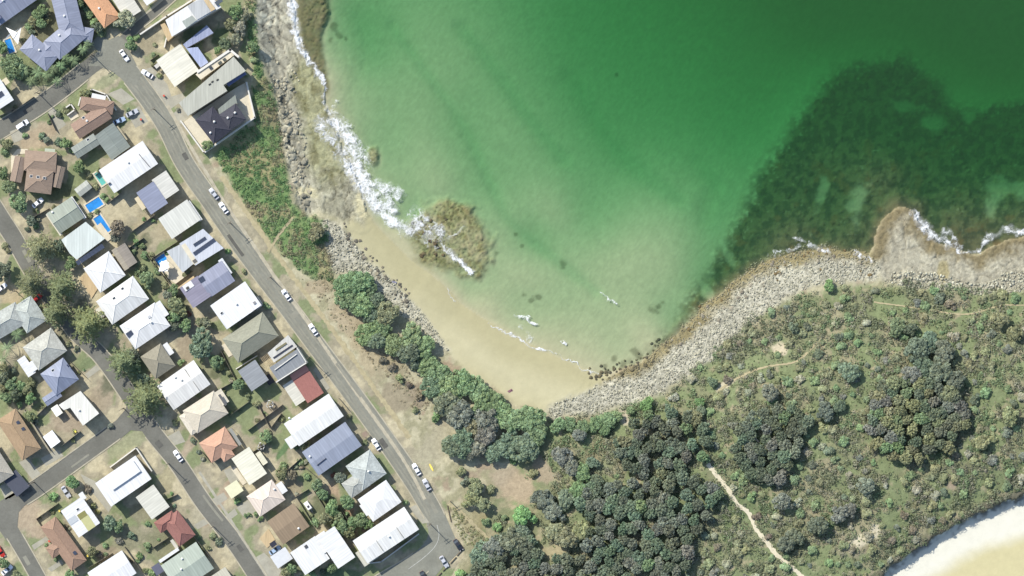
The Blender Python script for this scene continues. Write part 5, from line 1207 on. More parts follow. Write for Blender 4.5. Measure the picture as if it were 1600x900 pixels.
# ------------------------------------------------------------ surf
def foam(name, label, x0, x1, y0, y1, strokes, seed, step=.8):
    xs = np.arange(x0, x1, step); ys = np.arange(y0, y1, step); X, Y = np.meshgrid(xs, ys)
    wx = (fbm(X / 10, Y / 10, seed) - .5) * 14; wy = (fbm(X / 10, Y / 10, seed + 5) - .5) * 14
    dens = np.zeros(X.shape)
    for pts, w, d in strokes:
        ww = np.interp(np.arange(len(pts)), np.arange(len(pts)), w) if np.ndim(w) else w
        dd = line_d(X + wx, Y + wy, pts)
        dens = np.maximum(dens, d * (1 - sstep(.0, 1.6, dd / ww)))
    cell = voro((X + wx) / 8, (Y + wy) / 8, seed % 40); cell2 = voro((X + wx) / 3.6, (Y + wy) / 3.6, seed % 40 + 3)
    lace = np.maximum(1 - sstep(.02, .30, cell[1] - cell[0]), .8 * (1 - sstep(.02, .34, cell2[1] - cell2[0])))
    tex = .5 * sstep(.3, .7, fbm(X / 7, Y / 7, seed + 13, 4)) + .5 * lace
    f = np.clip(dens * 1.5 - (1 - tex) * 1.2, 0, 1) ** 1.2 * (.75 + .25 * vnoise(X / 1.2, Y / 1.2, seed + 21))
    f = np.maximum(f, np.clip(dens - .12, 0, 1) * .34 * sstep(.35, .65, fbm(X / 9, Y / 9, seed + 25)))     # milky wash round the foam
    on = f > .02
    zz = np.maximum(hz(X, Y), 0) + .05 + np.clip(dens, 0, 1) * .25 * fbm(X / 4, Y / 4, seed + 17)
    ny_, nx_ = X.shape; ii = np.arange(ny_ * nx_).reshape(ny_, nx_)
    m = on[:-1, :-1].ravel()
    q = np.stack([ii[1:, :-1].ravel(), ii[1:, 1:].ravel(), ii[:-1, 1:].ravel(), ii[:-1, :-1].ravel()], 1)[m]
    u, inv = np.unique(q, return_inverse=True)
    V = np.stack([(X - 800) * S, (450 - Y) * S, zz], -1).reshape(-1, 3)
    me = mesh_np(name, V[u], inv.reshape(q.shape), smooth=True); me.materials.append(m_foam)
    fa = me.attributes.new('foam', 'FLOAT', 'POINT'); fa.data.foreach_set('value', np.clip(f * 1.05, 0, .96).ravel()[u].astype(np.float32))
    return tag(put(name, me), label, None, None, 'stuff')
m_foam = mat('foam', alb((248, 250, 248), 1.4), .9, amt=.08, scale=2, spec=.1)
def thin_film(m):
    nt = m.node_tree; N = nt.nodes; a = N.new('ShaderNodeAttribute'); a.attribute_name = 'foam'
    t = N.new('ShaderNodeBsdfTransparent'); x = N.new('ShaderNodeMixShader')
    nt.links.new(a.outputs['Fac'], x.inputs[0]); nt.links.new(t.outputs[0], x.inputs[1]); nt.links.new(N['Principled BSDF'].outputs[0], x.inputs[2]); nt.links.new(x.outputs[0], N['Material Output'].inputs[0])
thin_film(m_foam)
foam('surf_foam', 'white surf washing along the edge of the left rock platform', 436, 770, -40, 440,
     [([(452, -40), (456, 0), (458, 30), (462, 50)], 8, 1.0), ([(462, 50), (470, 72), (482, 92), (496, 110), (506, 130)], 5.5, 1.0), ([(507, 130), (508, 160), (514, 178)], 3.5, .62), ([(500, 192), (510, 205), (522, 222), (532, 240), (548, 262)], 13, .78), ([(520, 186), (536, 204), (548, 222), (556, 244)], 14, .95), ([(545, 200), (560, 218), (570, 236), (576, 262)], 8, .72), ([(512, 176), (520, 190)], 7, .7), ([(524, 158), (520, 176)], 4, .56),
      ([(554, 258), (564, 282), (578, 304), (592, 322)], 17, 1.05), ([(585, 318), (602, 334), (618, 346), (634, 358)], 13, .98), ([(575, 285), (595, 292), (612, 300), (622, 304)], 12, .78), ([(600, 312), (614, 330)], 14, .76), ([(634, 358), (655, 362), (672, 366), (686, 376)], 16, .72), ([(646, 338), (664, 350), (682, 362)], 15, .68), ([(690, 384), (700, 394), (712, 406)], 6, .9), ([(706, 400), (722, 414), (738, 425)], 5, 1.0), ([(700, 372), (716, 362), (724, 352)], 3, .62)], 200)
foam('surf_foam', 'white surf breaking on the right rock point', 1200, 1612, 300, 420,
     [([(1432, 336), (1442, 352), (1456, 366), (1472, 376)], 9, .85), ([(1470, 372), (1486, 380), (1500, 388)], 8, .85), ([(1478, 358), (1490, 372)], 8, .62), ([(1500, 392), (1522, 394)], 4, .62), ([(1530, 392), (1540, 378), (1548, 366)], 6, .85), ([(1548, 372), (1566, 362), (1584, 356)], 6, .66), ([(1580, 362), (1596, 364), (1612, 366)], 6, .85), ([(1336, 398), (1350, 402), (1362, 406)], 5, .8), ([(1264, 384), (1280, 388), (1294, 394)], 5, .68), ([(1246, 374), (1262, 380)], 4, .6), ([(1200, 404), (1225, 392), (1250, 384)], 4, .54)], 230)
foam('wave_crest', 'small white breaking wave near the sand', 800, 842, 486, 512, [([(808, 493), (818, 496), (828, 502), (836, 505)], 4.2, 1.0), ([(826, 493), (830, 494)], 2, .9)], 250, .7)
foam('wave_crest', 'thin white breaking wave in the middle of the bay', 936, 972, 456, 482, [([(950, 464), (956, 470), (964, 475)], 2.8, 1.0), ([(930, 450), (950, 464)], .9, .8)], 255, .7)
foam('wave_crest', 'tiny white wave close to the beach', 868, 892, 526, 542, [([(874, 533), (880, 536), (886, 538)], 2.0, 1.0)], 258, .7)
foam('swash_line', 'thin foam line left by the last wave on the sand', 690, 950, 440, 600, [([(704, 452), (702, 460), (706, 466), (714, 472)], 1.2, .72), ([(790, 518), (806, 526), (822, 536), (838, 544), (852, 546)], 2.4, .78), ([(815, 512), (822, 520), (828, 532)], 5, .56), ([(852, 546), (868, 554), (890, 564), (910, 574), (930, 584), (942, 590)], 1.5, .74), ([(760, 506), (775, 511), (790, 518)], 1.1, .7)], 262, .8)

# ------------------------------------------------------------ stones
def stone_mesh(seed, sub=1):
    import bmesh
    bm = bmesh.new(); bmesh.ops.create_icosphere(bm, subdivisions=sub, radius=1)
    rng = np.random.default_rng(seed); a = rng.normal(size=3); b_ = rng.normal(size=3)
    for v in bm.verts:
        n = v.co.normalized(); k = 1 + .22 * math.sin(3 * n.dot(Vector(a))) + .18 * math.sin(4 * n.dot(Vector(b_))) + rng.normal() * .05
        v.co = n * k; v.co.z = max(v.co.z * .62, -.35)
    me = bpy.data.meshes.new('boulder'); bm.to_mesh(me); bm.free(); me.materials.append(m_stone); return me
m_stone = mat('stone', src='obj', rough=.9, amt=.2, scale=1.2, bump=.5, bscale=3, spec=.15)
m_pebble = mat('pebble', src='attr', rough=.9, amt=0, spec=.15)
STONES = [stone_mesh(600 + k, 2) for k in range(6)]
def boulders(region, n, rmin, rmax, cols, label, group, seed, ok):
    rng = np.random.default_rng(seed); x0, x1, y0, y1 = region; k = 0
    q = np.stack([rng.uniform(x0, x1, n * 40), rng.uniform(y0, y1, n * 40)], 1); q = q[ok(q[:, 0], q[:, 1])]; out = []
    for p in q:
        if k >= n: break
        r = rmin + (rmax - rmin) * rng.random() ** 2.2
        if any((p[0] - a) ** 2 + (p[1] - b) ** 2 < (1.5 * r) ** 2 for a, b in out): continue
        out.append(p); k += 1
        o = put('boulder', STONES[int(rng.integers(6))], None, P(p[0], p[1], hz1(p[0], p[1]) + r * S * .1), rng.random() * 6.28)
        o.scale = (r * S * rng.uniform(.85, 1.35), r * S * rng.uniform(.7, 1.1), r * S * rng.uniform(.7, 1.0))
        o.color = (*(alb(cols[int(rng.integers(len(cols)))]) * rng.uniform(.8, 1.15)), 1)
        tag(o, label, 'boulder', group)
boulders((425, 500, 120, 345), 80, 1.8, 5.5, [(174, 169, 147), (154, 150, 131), (190, 182, 156)], 'grey broken boulder on the inner side of the left rock platform', 'boulders on the left rock platform', 1, lambda x, y: (at_grid(krw, x, y) > .6) & (x < 462 + (y - 150) * .16) & (x > 428 + (y - 150) * .13))
boulders((505, 640, 320, 480), 45, 1.8, 4.0, [(140, 134, 118), (116, 112, 100), (160, 152, 130)], 'dark boulder scattered where the pebble strip meets the sand', 'boulders at the top of the beach', 2, lambda x, y: (at_grid(sd_cw, x, y) > -8) & (at_grid(sd_b, x, y) > -8))
boulders((920, 1060, 530, 640), 60, 1.8, 4.2, [(112, 106, 84), (126, 118, 92), (98, 94, 78)], 'brown weedy boulder at the right end of the beach', 'weedy boulders by the beach', 3, lambda x, y: (np.abs(at_grid(sdl, x, y)) < 14))
boulders((1050, 1380, 380, 560), 80, 1.5, 3.4, [(176, 168, 146), (148, 140, 122), (128, 112, 80)], 'pale boulder on the long curved cobble shore', 'boulders on the cobble shore', 4, lambda x, y: (at_grid(kc, x, y) > .7) & (at_grid(sdl, x, y) < 34))
boulders((640, 720, 335, 420), 16, 2.2, 4.2, [(104, 92, 70), (120, 108, 80)], 'dark wet boulder in the surf on the small reef', 'wet boulders on the reef', 5, lambda x, y: (at_grid(sd_f2, x, y) > 2) & (x < 700))

def pebbles(name, label, n, region, ok, cols, r, seed):
    rng = np.random.default_rng(seed); x0, x1, y0, y1 = region
    p = np.stack([rng.uniform(x0, x1, n), rng.uniform(y0, y1, n)], 1); p = p[ok(p[:, 0], p[:, 1])]; m = len(p)
    t = (1 + 5 ** .5) / 2
    B = np.array([(-1, t, 0), (1, t, 0), (-1, -t, 0), (1, -t, 0), (0, -1, t), (0, 1, t), (0, -1, -t), (0, 1, -t), (t, 0, -1), (t, 0, 1), (-t, 0, -1), (-t, 0, 1)]) / 1.9
    F = np.array([(0, 11, 5), (0, 5, 1), (0, 1, 7), (0, 7, 10), (0, 10, 11), (1, 5, 9), (5, 11, 4), (11, 10, 2), (10, 7, 6), (7, 1, 8), (3, 9, 4), (3, 4, 2), (3, 2, 6), (3, 6, 8), (3, 8, 9), (4, 9, 5), (2, 4, 11), (6, 2, 10), (8, 6, 7), (9, 8, 1)])
    sc = r[0] + (r[1] - r[0]) * rng.random(m) ** 2; a = rng.random(m) * 6.28
    v = B[None] * (1 + .25 * rng.normal(size=(m, 12, 1)).clip(-1, 1)) * np.array([1.25, .9, .6])
    vx = v[..., 0] * np.cos(a)[:, None] - v[..., 1] * np.sin(a)[:, None]; vy = v[..., 0] * np.sin(a)[:, None] + v[..., 1] * np.cos(a)[:, None]
    v = np.stack([vx, vy, v[..., 2]], -1) * sc[:, None, None]
    v += np.stack([(p[:, 0] - 800) * S, (450 - p[:, 1]) * S, hz(p[:, 0], p[:, 1]) + sc * .25], 1)[:, None]
    f = (F[None] + (np.arange(m) * 12)[:, None, None]).reshape(-1, 3)
    wetk = sstep(24, 8, at_grid(sdl, p[:, 0], p[:, 1]) + rng.normal(size=m) * 3)[:, None]
    c = np.array([alb(q) for q in cols])[rng.integers(len(cols), size=m)] * rng.uniform(.7, 1.15, (m, 1)) * (.82 + .36 * fbm(p[:, 0] / 26, p[:, 1] / 18, 106))[:, None]
    c = c * (1 - wetk * .75) + alb((140, 132, 98)) * wetk * .75
    me = mesh_np(name, v.reshape(-1, 3), f, np.repeat(c, 12, 0)); me.materials.append(m_pebble)
    return tag(put(name, me), label, None, None, 'stuff')
CG = [(196, 194, 172), (176, 174, 154), (208, 205, 182), (148, 146, 128), (188, 184, 158)]
pebbles('cobbles', 'grey cobbles of the curved shore below the headland', 30000, (840, 1390, 375, 665), lambda x, y: at_grid(kc, x, y) > .3 + .4 * vnoise(x / 5, y / 5, 46), CG, (.10, .36), 31)
pebbles('pebbles', 'grey pebbles of the strip between the sand and the trees', 7000, (495, 720, 335, 560), lambda x, y: at_grid(kc, x, y) > .45, CG, (.12, .38), 32)
pebbles('rock_rubble', 'broken rock rubble strewn over the left rock platform', 3200, (395, 560, -20, 345), lambda x, y: (at_grid(krw, x, y) > .6) & (x < 470 + (y - 150) * .12) & (vnoise(x / 12, y / 16, 44) > .5 + .3 * (y < 110)), [(184, 180, 158), (160, 158, 142), (204, 198, 170)], (.2, .6), 33)
pebbles('rock_rubble', 'loose stones along the back of the right rock point', 1500, (1365, 1612, 425, 465), lambda x, y: (at_grid(kre, x, y) > .4) & (at_grid(sdl, x, y) > 45), CG, (.2, .6), 34)

# ------------------------------------------------------------ vehicles
m_carp = mat('car_paint', src='obj', rough=.3, amt=.0, spec=.5)
m_tyre = mat('rubber', (.02, .02, .02), .9, amt=.1, scale=4)
m_rim = mat('rim', (.5, .5, .52), .35, amt=.05, scale=4, metal=.6)
m_lamp = mat('lamp_glass', (.75, .75, .72), .2, amt=.05, scale=3)
m_tail = mat('tail_glass', (.35, .02, .02), .3, amt=.05, scale=3)
def car_parts(kind):
    van = kind == 'van'
    Lh, Wh, zt = (2.35, .93, 1.0) if van else (2.25, .88, .82)
    b = MB()
    prof = [(-Lh, .62, .35, zt - .12), (-Lh + .12, .86, .28, zt), (-1.3, 1, .22, zt + .04), (.6, 1, .22, zt + .05), (1.25, .98, .24, zt - (.02 if not van else -.02)), (Lh - .25, .88, .28, zt - .16), (Lh, .66, .36, zt - .3)]
    for (x0, w0, a0, t0), (x1, w1, a1, t1) in zip(prof[:-1], prof[1:]):
        w0 *= Wh; w1 *= Wh
        b.hexa([(x0, -w0, a0), (x1, -w1, a1), (x1, w1, a1), (x0, w0, a0)], [(x0, -w0 * .96, t0), (x1, -w1 * .96, t1), (x1, w1 * .96, t1), (x0, w0 * .96, t0)])
    zb, zr = zt + .02, (1.85 if van else 1.42)
    xb0, xb1 = (-2.15, 1.25) if van else (-1.75, .95)
    xr0, xr1 = (-2.0, .55) if van else (-1.05, .2)
    wb, wr = Wh * .93, Wh * .76
    b.hexa([(xr0, -wr, zr - .04), (xr1, -wr, zr - .04), (xr1, wr, zr - .04), (xr0, wr, zr - .04)], [(xr0 + .05, -wr + .04, zr + .03), (xr1 - .05, -wr + .04, zr + .03), (xr1 - .05, wr - .04, zr + .03), (xr0 + .05, wr - .04, zr + .03)])
    for sx, sy in ((xb0, 1), (xb0, -1), (xb1, 1), (xb1, -1)):
        tx = xr0 if sx == xb0 else xr1
        b.tube([(sx, sy * wb, zb - .05), (tx, sy * wr, zr - .03)], [.06, .05], 4)
    def slab(q, t=.02):
        q = [Vector(p) for p in q]; n = (q[1] - q[0]).cross(q[3] - q[0]).normalized() * t
        return MB().hexa(q, [p + n for p in q])
    out = [('body', b.mesh('body', m_carp))]
    out.append(('windscreen', slab([(xb1, wb * .95, zb), (xb1, -wb * .95, zb), (xr1, -wr * .95, zr - .04), (xr1, wr * .95, zr - .04)]).mesh('windscreen', m_glass)))
    out.append(('rear_window', slab([(xb0, -wb * .95, zb), (xb0, wb * .95, zb), (xr0, wr * .95, zr - .04), (xr0, -wr * .95, zr - .04)]).mesh('rear_window', m_glass)))
    for s_ in (-1, 1):
        q = [(xb0 + .1, s_ * wb, zb), (xb1 - .1, s_ * wb, zb), (xr1 - .05, s_ * wr, zr - .05), (xr0 + .05, s_ * wr, zr - .05)]
        out.append(('side_window', slab(q if s_ < 0 else q[::-1]).mesh('side_window', m_glass)))
        out.append(('headlight', MB().box((Lh - .10, s_ * Wh * .62, zt - .28), (.22, .3, .14)).mesh('headlight', m_lamp)))
        out.append(('tail_light', MB().box((-Lh + .04, s_ * Wh * .62, zt - .16), (.12, .26, .16)).mesh('tail_light', m_tail)))
        out.append(('mirror', MB().box((.78 if not van else 1.1, s_ * (Wh + .08), zb + .1), (.14, .2, .14)).mesh('mirror', m_carp)))
    return out
TYRE = MB().tube([(0, -.1, 0), (0, .1, 0)], [.33, .33], 14).mesh('wheel', m_tyre); RIM = MB().tube([(0, -.115, 0), (0, .115, 0)], [.2, .2], 10).mesh('rim', m_rim)
CARP = {k: car_parts(k) for k in ('sedan', 'van')}
PAINT = {'white': (.80, .80, .80), 'silver': (.45, .46, .48), 'dark': (.03, .032, .04), 'red': (.45, .035, .025), 'blue': (.32, .42, .55), 'grey': (.16, .17, .18)}
def car(px, py, ang, col, label, kind='sedan'):
    z = max(hz1(px, py), TOWN_Z) + (.07 if on_road(px, py) or px > 685 else .03)
    o = empty('parked_car' if kind != 'van' else 'parked_van', P(px, py, z), math.radians(ang))
    for nm, me in CARP[kind]:
        c = put(nm, me, o); c.color = (*PAINT[col], 1)
    for sx in (1.4, -1.35):
        for sy in (.78, -.78):
            w = put('wheel', TYRE, o, (sx, sy, .33)); put('rim', RIM, w)
    return tag(o, label, 'van' if kind == 'van' else 'car', 'parked vehicles')
CARS = [(195, 87, -55, 'white', 'white car parked at the kerb near the upper left junction'), (231, 116, 150, 'white', 'white car in the driveway of the cream and pale blue house'), (36, 195, 33, 'white', 'white van parked on the upper left corner street', 'van'), (207, 177, 26, 'silver', 'silver car on the driveway beside the brown tiled house'), (187, 189, 22, 'blue', 'pale blue car in the shade beside the brown tiled house'),
        (335, 303, 127, 'silver', 'silver car, upper of the two parked near the bluff'), (350, 325, 125, 'white', 'white car, lower of the two parked near the bluff'), (60, 317, 40, 'white', 'white car beside the large brown house with skylights'), (448, 461, 125, 'white', 'white car parked at the sea side kerb above the clump of trees'), (490, 515, 123, 'white', 'white car on the coast road opposite the grey-green hip house'), (588, 694, 122, 'white', 'white car at the house side kerb beside the slate blue house'),
        (279, 712, 125, 'white', 'white car on the pine street beside the salmon tiled house'), (651, 733, 120, 'white', 'upper white car of the pair near the yellow board'), (667, 757, 118, 'silver', 'lower silver car of the pair near the yellow board'), (716, 851, -56, 'dark', 'dark car parked at the corner of the parking bay'), (694, 877, -58, 'silver', 'silver car parked in the bay near the bottom edge'), (663, 901, -60, 'dark', 'dark car cut by the bottom edge in the bay'), (104, 768, -57, 'silver', 'silver car on the dry verge beside the white house with yellow panel'),
        (430, 859, 34, 'blue', 'pale blue car in front of the white carport'), (12, 890, 40, 'white', 'white car near the lower left corner'), (2, 861, -60, 'red', 'red car cut by the left edge near the side street'), (3, 450, 38, 'white', 'white car cut by the left edge beside the dark tree'), (59, 466, 45, 'red', 'red car behind the pale grey tiled house under the pines')]
for c in CARS: car(*c)

# ------------------------------------------------------------ poles, pools, sails, fences, small things
m_pole = mat('pole_timber', alb((120, 108, 92)), .9, amt=.2, scale=2)
def pole(px, py, lab, ang=34, h=8.2):
    o = empty('utility_pole', P(px, py, max(TOWN_Z, hz1(px, py))), math.radians(ang))
    MB().tube([(0, 0, -.3), (0, 0, h * .6), (0, 0, h)], [.17, .14, .11], 8).build('pole', m_pole, o)
    for z, w in ((h - .4, 2.4), (h - 1.3, 1.8)):
        arm = MB().box((0, 0, z), (w, .12, .12)).build('crossarm', m_pole, o)
        for k in (-.45, -.15, .15, .45): MB().tube([(k * w, 0, z + .06), (k * w, 0, z + .24)], [.05, .04], 6).build('insulator', m_white, arm)
    return tag(o, lab, 'pole', 'timber utility poles')
for x, y, lab in [(672, 818, 'timber utility pole on the inside of the road bend'), (264, 724, 'utility pole beside the white house with raised roof box'), (62, 147, 'utility pole on the upper left corner street'), (147, 88, 'utility pole at the upper left junction'), (334, 822, 'utility pole on the verge beside the red tiled house'), (194, 638, 'utility pole on the corner by the cream-white corner house'), (54, 753, 'utility pole beside the cross street'), (26, 455, 'utility pole on the dry grass by the left edge'), (484, 558, 'utility pole in front of the modern slatted house'), (361, 349, 'utility pole on the house side of the coast road near the bluff'), (424, 434, 'utility pole opposite the white flat roofed house'), (243, 172, 'utility pole beside the long grey house driveway'), (704, 783, 'utility pole at the head of the dirt path')]:
    pole(x, y, lab, h=8.2 if (x, y) != (704, 783) else 4.0)

def pool(px, py, L, W, ang, lab, mw=m_poolw):
    o = empty('swimming_pool', P(px, py, TOWN_Z), math.radians(ang)); l, w = L * S / 2, W * S / 2
    c = MB()
    for (x, y, dx, dy) in ((0, w + .25, 2 * l + 1, .5), (0, -w - .25, 2 * l + 1, .5), (l + .25, 0, .5, 2 * w), (-l - .25, 0, .5, 2 * w)): c.box((x, y, .08), (dx, dy, .3))
    c.build('coping', m_pave, o)
    MB().box((0, 0, .03), (2 * l, 2 * w, .1)).build('water', mw, o)
    return tag(o, lab, 'pool', 'backyard swimming pools')
pool(148, 320, 25, 14, 32, 'blue rectangular pool beside the grey-green gabled house'); pool(160, 351, 30, 13, -56, 'deep blue pool behind the pale square house')
pool(258.5, 414, 32, 17, -54, 'blue pool under white sails beside the solar panel house'); pool(157, 279, 22, 8, -56, 'narrow teal pool at the end of the long white house', m_poolt); pool(16, 72, 22, 10, -70, 'small blue pool partly under the star shaped sail')
def sail(px, py, tris, lab, h=3.0):
    o = empty('shade_sail', P(px, py, TOWN_Z)); base = Vector((o.location.x, o.location.y, 0))
    for k, t in enumerate(tris):
        q = [P(x, y, h + .25 * i + .1 * k) - base for i, (x, y) in enumerate(t)]
        MB().hexa(q, [p + Vector((0, 0, .03)) for p in q]).build('sail_panel', m_white, o)
        for p in q: MB().tube([(p.x, p.y, -.1), (p.x, p.y, p.z)], [.05, .05], 6).build('post', m_frame, o)
    return tag(o, lab, 'shade sail')
sail(22, 57, [[(36, 44), (8, 65), (16, 56)], [(36, 44), (31, 71), (22, 60)], [(12, 44), (30, 52), (24, 62)]], 'white star shaped shade sail beside the large angular blue-grey house')
sail(259, 414, [[(254, 408), (266, 410), (264, 424), (250, 424)], [(251, 411), (262, 406), (267, 418), (256, 424)]], 'white square shade sails over the pool of the solar panel house')

def fence(pts, h, lab, m=None):
    o = empty('fence', P(*pts[0], TOWN_Z)); base = Vector((o.location.x, o.location.y, 0))
    for (x0, y0), (x1, y1) in zip(pts[:-1], pts[1:]):
        a, b_ = P(x0, y0, 0) - base, P(x1, y1, 0) - base; d = b_ - a; mid = (a + b_) / 2; rz = math.atan2(d.y, d.x)
        MB().box((0, 0, h / 2), (d.length, .07, h)).build('fence_panel', m or m_fence, o, mid, rz)
        n = max(2, int(d.length / 3.0))
        for k in range(n + 1): MB().box((0, 0, h / 2 + .05), (.12, .14, h + .1)).build('post', m or m_fence, o, a + d * k / n, rz)
    return tag(o, lab, 'fence', 'garden fences between the lots')
FENCES = [[(207, 362), (243, 336)], [(184, 400), (225, 372)], [(238, 404), (284, 374)], [(240, 402), (266, 442)], [(222, 388), (262, 440)], [(275, 444), (302, 424)], [(340, 610), (388, 584)], [(358, 650), (390, 627)], [(388, 672), (442, 632)], [(404, 632), (422, 668)], [(424, 668), (440, 646)], [(346, 548), (374, 604)], [(395, 706), (425, 688)], [(462, 776), (482, 764)], [(445, 738), (470, 716)], [(466, 780), (492, 822)], [(530, 790), (560, 836)], [(550, 846), (584, 824)], [(58, 650), (82, 626)], [(40, 640), (80, 704)], [(98, 696), (126, 674)], [(196, 854), (224, 894)], [(58, 810), (92, 786)], [(58, 810), (66, 822)], [(98, 820), (125, 862)], [(240, 855), (266, 838)], [(300, 856), (316, 880)], [(140, 886), (176, 864)], [(118, 306), (82, 330)], [(42, 346), (78, 326)], [(150, 274), (170, 258)], [(172, 316), (190, 302)], [(88, 204), (76, 178)], [(250, 96), (240, 106)], [(236, 95), (248, 86)], [(20, 176), (54, 152)], [(0, 182), (22, 172)], [(298, 830), (328, 868)], [(260, 780), (278, 772)], [(316, 705), (330, 722)], [(180, 496), (196, 516)], [(112, 566), (136, 590)], [(545, 640), (530, 622)], [(470, 724), (500, 748)], [(512, 800), (490, 765)]]
for f_ in FENCES:
    x, y = np.mean(np.array(f_), 0); fence(f_, 1.7, by_house(x, y, 'low timber fence'))
# log barriers beside the parking bay, a yellow board, clothes lines, towels, trailer
def log_(x0, y0, x1, y1, lab):
    a, b_ = P(x0, y0, hz1(x0, y0) + .25), P(x1, y1, hz1(x1, y1) + .25)
    MBo = MB().tube([a - a, (b_ - a) * .5, b_ - a], [.2, .19, .17], 7).build('log_barrier', m_pole, None, a)
    tag(MBo, lab, 'log', 'log barriers beside the parking bay')
for k, (a, b_, c, d) in enumerate([(725, 856, 714, 868), (713, 870, 704, 880), (702, 882, 692, 892), (690, 894, 680, 905), (699, 790, 702, 802), (702, 803, 705, 815)]):
    log_(a, b_, c, d, ['log barrier at the corner by the dark car', 'second log barrier down from the dark car', 'log barrier behind the silver car in the bay', 'log barrier nearest the bottom edge', 'upper log on the outside of the bend', 'lower log on the outside of the bend'][k])
def board(px, py, ang, lab):
    v = [(-1.5, 0), (-1.1, .28), (0, .38), (1.0, .3), (1.6, 0), (1.0, -.3), (0, -.38), (-1.1, -.28)]
    o = MB().hexa([(x, y, .04) for x, y in v], [(x, y * .9, .16) for x, y in v]).build('board', m_thing, None, P(px, py, hz1(px, py)), math.radians(ang))
    o.color = (.75, .58, .12, 1); return tag(o, lab, 'board')
board(674, 730, -62, 'yellow board lying on the dry grass near the parked cars')
def hoist(px, py, lab):
    o = empty('clothes_line', P(px, py, TOWN_Z), .3)
    MB().tube([(0, 0, -.1), (0, 0, 2.2)], [.05, .04], 6).build('pole', m_frame, o)
    for k in range(4):
        a = k * math.pi / 2; MB().tube([(0, 0, 1.7), (math.cos(a) * 1.6, math.sin(a) * 1.6, 2.1)], [.035, .03], 5).build('arm', m_frame, o)
    for k, (r, a0, w) in enumerate([(1.2, .2, 1.0), (1.2, 1.4, .8), (.8, 2.6, .9), (1.3, 3.6, .9), (.9, 4.6, .7), (1.25, 5.5, 1.0)]):
        x, y = math.cos(a0) * r, math.sin(a0) * r
        MB().hexa([(-w / 2, -.16, .9), (w / 2, -.16, .9), (w / 2, .16, .9), (-w / 2, .16, .9)], [(-w / 2, -.03, 2.0), (w / 2, -.03, 2.0), (w / 2, .03, 2.0), (-w / 2, .03, 2.0)]).build('laundry', m_white, o, (x, y, 0), a0 + 1.57)
    return tag(o, lab, 'clothes line')
hoist(422, 631, 'rotary clothes line with white laundry behind the red flat roofed house'); hoist(408, 697, 'rotary clothes line with white laundry beside the pale yellow house')
def towel(px, py, col, ang, lab):
    z = hz1(px, py)
    b = MB().box((0, 0, .03), (1.8, .9, .05)); b.box((.5, .2, .14), (.5, .35, .22)); b.box((-.35, -.1, .1), (.8, .3, .14))
    o = b.build('beach_towel', m_thing, None, P(px, py, z), math.radians(ang)); o.color = (*alb(col), 1); return tag(o, lab, 'towel')
towel(797, 611, (150, 110, 120), 30, 'pinkish towel and bag on the sand near the grove'); towel(616, 441, (150, 150, 170), -30, 'bluish towel and bag at the edge of the pebble strip')
tr_ = empty('camper_trailer', P(482, 790, TOWN_Z), math.radians(-55))
MB().hexa([(-1.7, -.9, .5), (1.6, -.9, .5), (1.6, .9, .5), (-1.7, .9, .5)], [(-1.5, -.8, 2.1), (1.2, -.8, 2.1), (1.2, .8, 2.1), (-1.5, .8, 2.1)]).build('body', m_white, tr_)
MB().box((.2, 0, 2.15), (.8, .8, .12)).build('roof_hatch', m_dark, tr_); MB().box((2.1, 0, .5), (1.2, .12, .12)).build('drawbar', m_frame, tr_)
for sy in (-.85, .85): put('rim', RIM, put('wheel', TYRE, tr_, (0, sy, .33)))
tag(tr_, 'white camper trailer on the grass behind the wide brown-grey house', 'trailer')
def shed(px, py, L, W, ang, col, h, lab, pitch=.2):
    o = empty('shed', P(px, py, TOWN_Z), math.radians(ang))
    MB().box((0, 0, h / 2 - .1), (L * S - .3, W * S - .3, h)).build('wall', m_wall, o)
    if W > L: L, W = W, L; rz = math.pi / 2
    else: rz = 0
    rb, _r = roof_mesh('g', L * S, W * S, pitch); r = rb.build('roof', m_metal, o, (0, 0, h + .05), rz); r.color = (*alb(col, 1.3), 1)
    MB().box((0, -min(L, W) * S / 2 + .14, .95), (.8, .06, 1.9)).build('door', m_frame, o)
    return tag(o, lab, 'shed', 'garden sheds')
shed(132, 295, 24, 15, 38, (176, 178, 166), 2.6, 'grey gabled shed beside the blue pool'); shed(200, 399, 36, 16, -57, (150, 142, 130), 2.8, 'large taupe shed behind the white house behind the pines'); shed(190, 405, 38, 9, -57, (168, 160, 142), 2.6, 'narrow taupe shed against the white house behind the pines', .1)
shed(91, 641, 12, 16, 34, (250, 248, 232), 2.6, 'small cream shed beside the cream-white corner house', .1); shed(83, 685.5, 18, 22, 36, (252, 252, 250), 2.8, 'white square shed beside the long tan tiled house', .1)

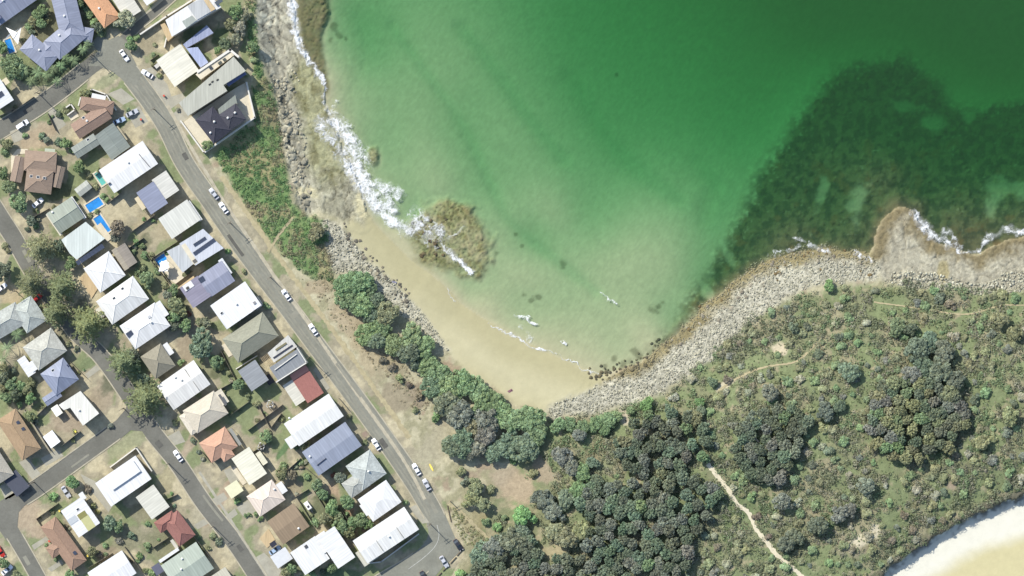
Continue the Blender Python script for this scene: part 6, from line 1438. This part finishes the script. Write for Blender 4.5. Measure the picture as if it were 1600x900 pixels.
# shrubs along the fences and wheeled bins by the kerb
rb = random.Random(5)
for f_ in FENCES:
    (x0, y0), (x1, y1) = f_; L_ = math.hypot(x1 - x0, y1 - y0); nx_, ny_ = (y1 - y0) / L_, -(x1 - x0) / L_
    for k in range(2 if L_ > 24 else 1):
        t = rb.uniform(.1, .9); o_ = rb.choice((-1, 1)) * rb.uniform(3, 6); x, y = x0 + (x1 - x0) * t + nx_ * o_, y0 + (y1 - y0) * t + ny_ * o_
        if on_road(x, y, None, 3): continue
        tn = rb.choice(['green', 'olive', 'olive', 'pale', 'green', 'brown', 'bright'])
        shrub(x, y, rb.uniform(2.4, 4.6), tn, by_house(x, y, '%s fence shrub' % WORDS[tn]), 'shrubs along the garden fences')
m_bin = mat('bin_green', (.03, .07, .04), .6, amt=.1); m_lid = mat('bin_lid', src='obj', rough=.6, amt=.05)
def bin_(px, py, lab, col):
    o = empty('wheeled_bin', P(px, py, TOWN_Z), rb.random())
    MB().hexa([(-.22, -.25, 0), (.22, -.25, 0), (.22, .25, 0), (-.22, .25, 0)], [(-.29, -.34, 1.0), (.29, -.34, 1.0), (.29, .34, 1.0), (-.29, .34, 1.0)]).build('body', m_bin, o)
    c = MB().hexa([(-.31, -.37, 1.0), (.31, -.37, 1.0), (.31, .37, 1.0), (-.31, .37, 1.0)], [(-.29, -.33, 1.1), (.29, -.35, 1.06), (.29, .35, 1.06), (-.29, .33, 1.1)]).build('lid', m_lid, o); c.color = (*col, 1)
    for sy in (-.22, .22): MB().tube([(-.3, sy - .03, .1), (-.3, sy + .03, .1)], [.1, .1], 8).build('wheel', m_tyre, o)
    tag(o, lab, 'bin', 'wheeled bins')
for x, y, lab, col in [(94, 798, 'yellow lidded bin at the corner of the white house with yellow panel', (.7, .55, .1)), (119, 674, 'yellow lidded bin by the cross street behind the corner house', (.7, .6, .1)), (138, 868, 'yellow lidded bin beside the long brown tiled house', (.7, .55, .1)), (78, 845, 'red lidded bin on the driveway of the long brown tiled house', (.5, .08, .05)), (221, 187, 'red lidded bin on the drive below the silver car', (.5, .08, .05)), (257, 150, 'red lidded bin beside the long grey house driveway', (.5, .08, .05))]:
    bin_(x, y, lab, col)
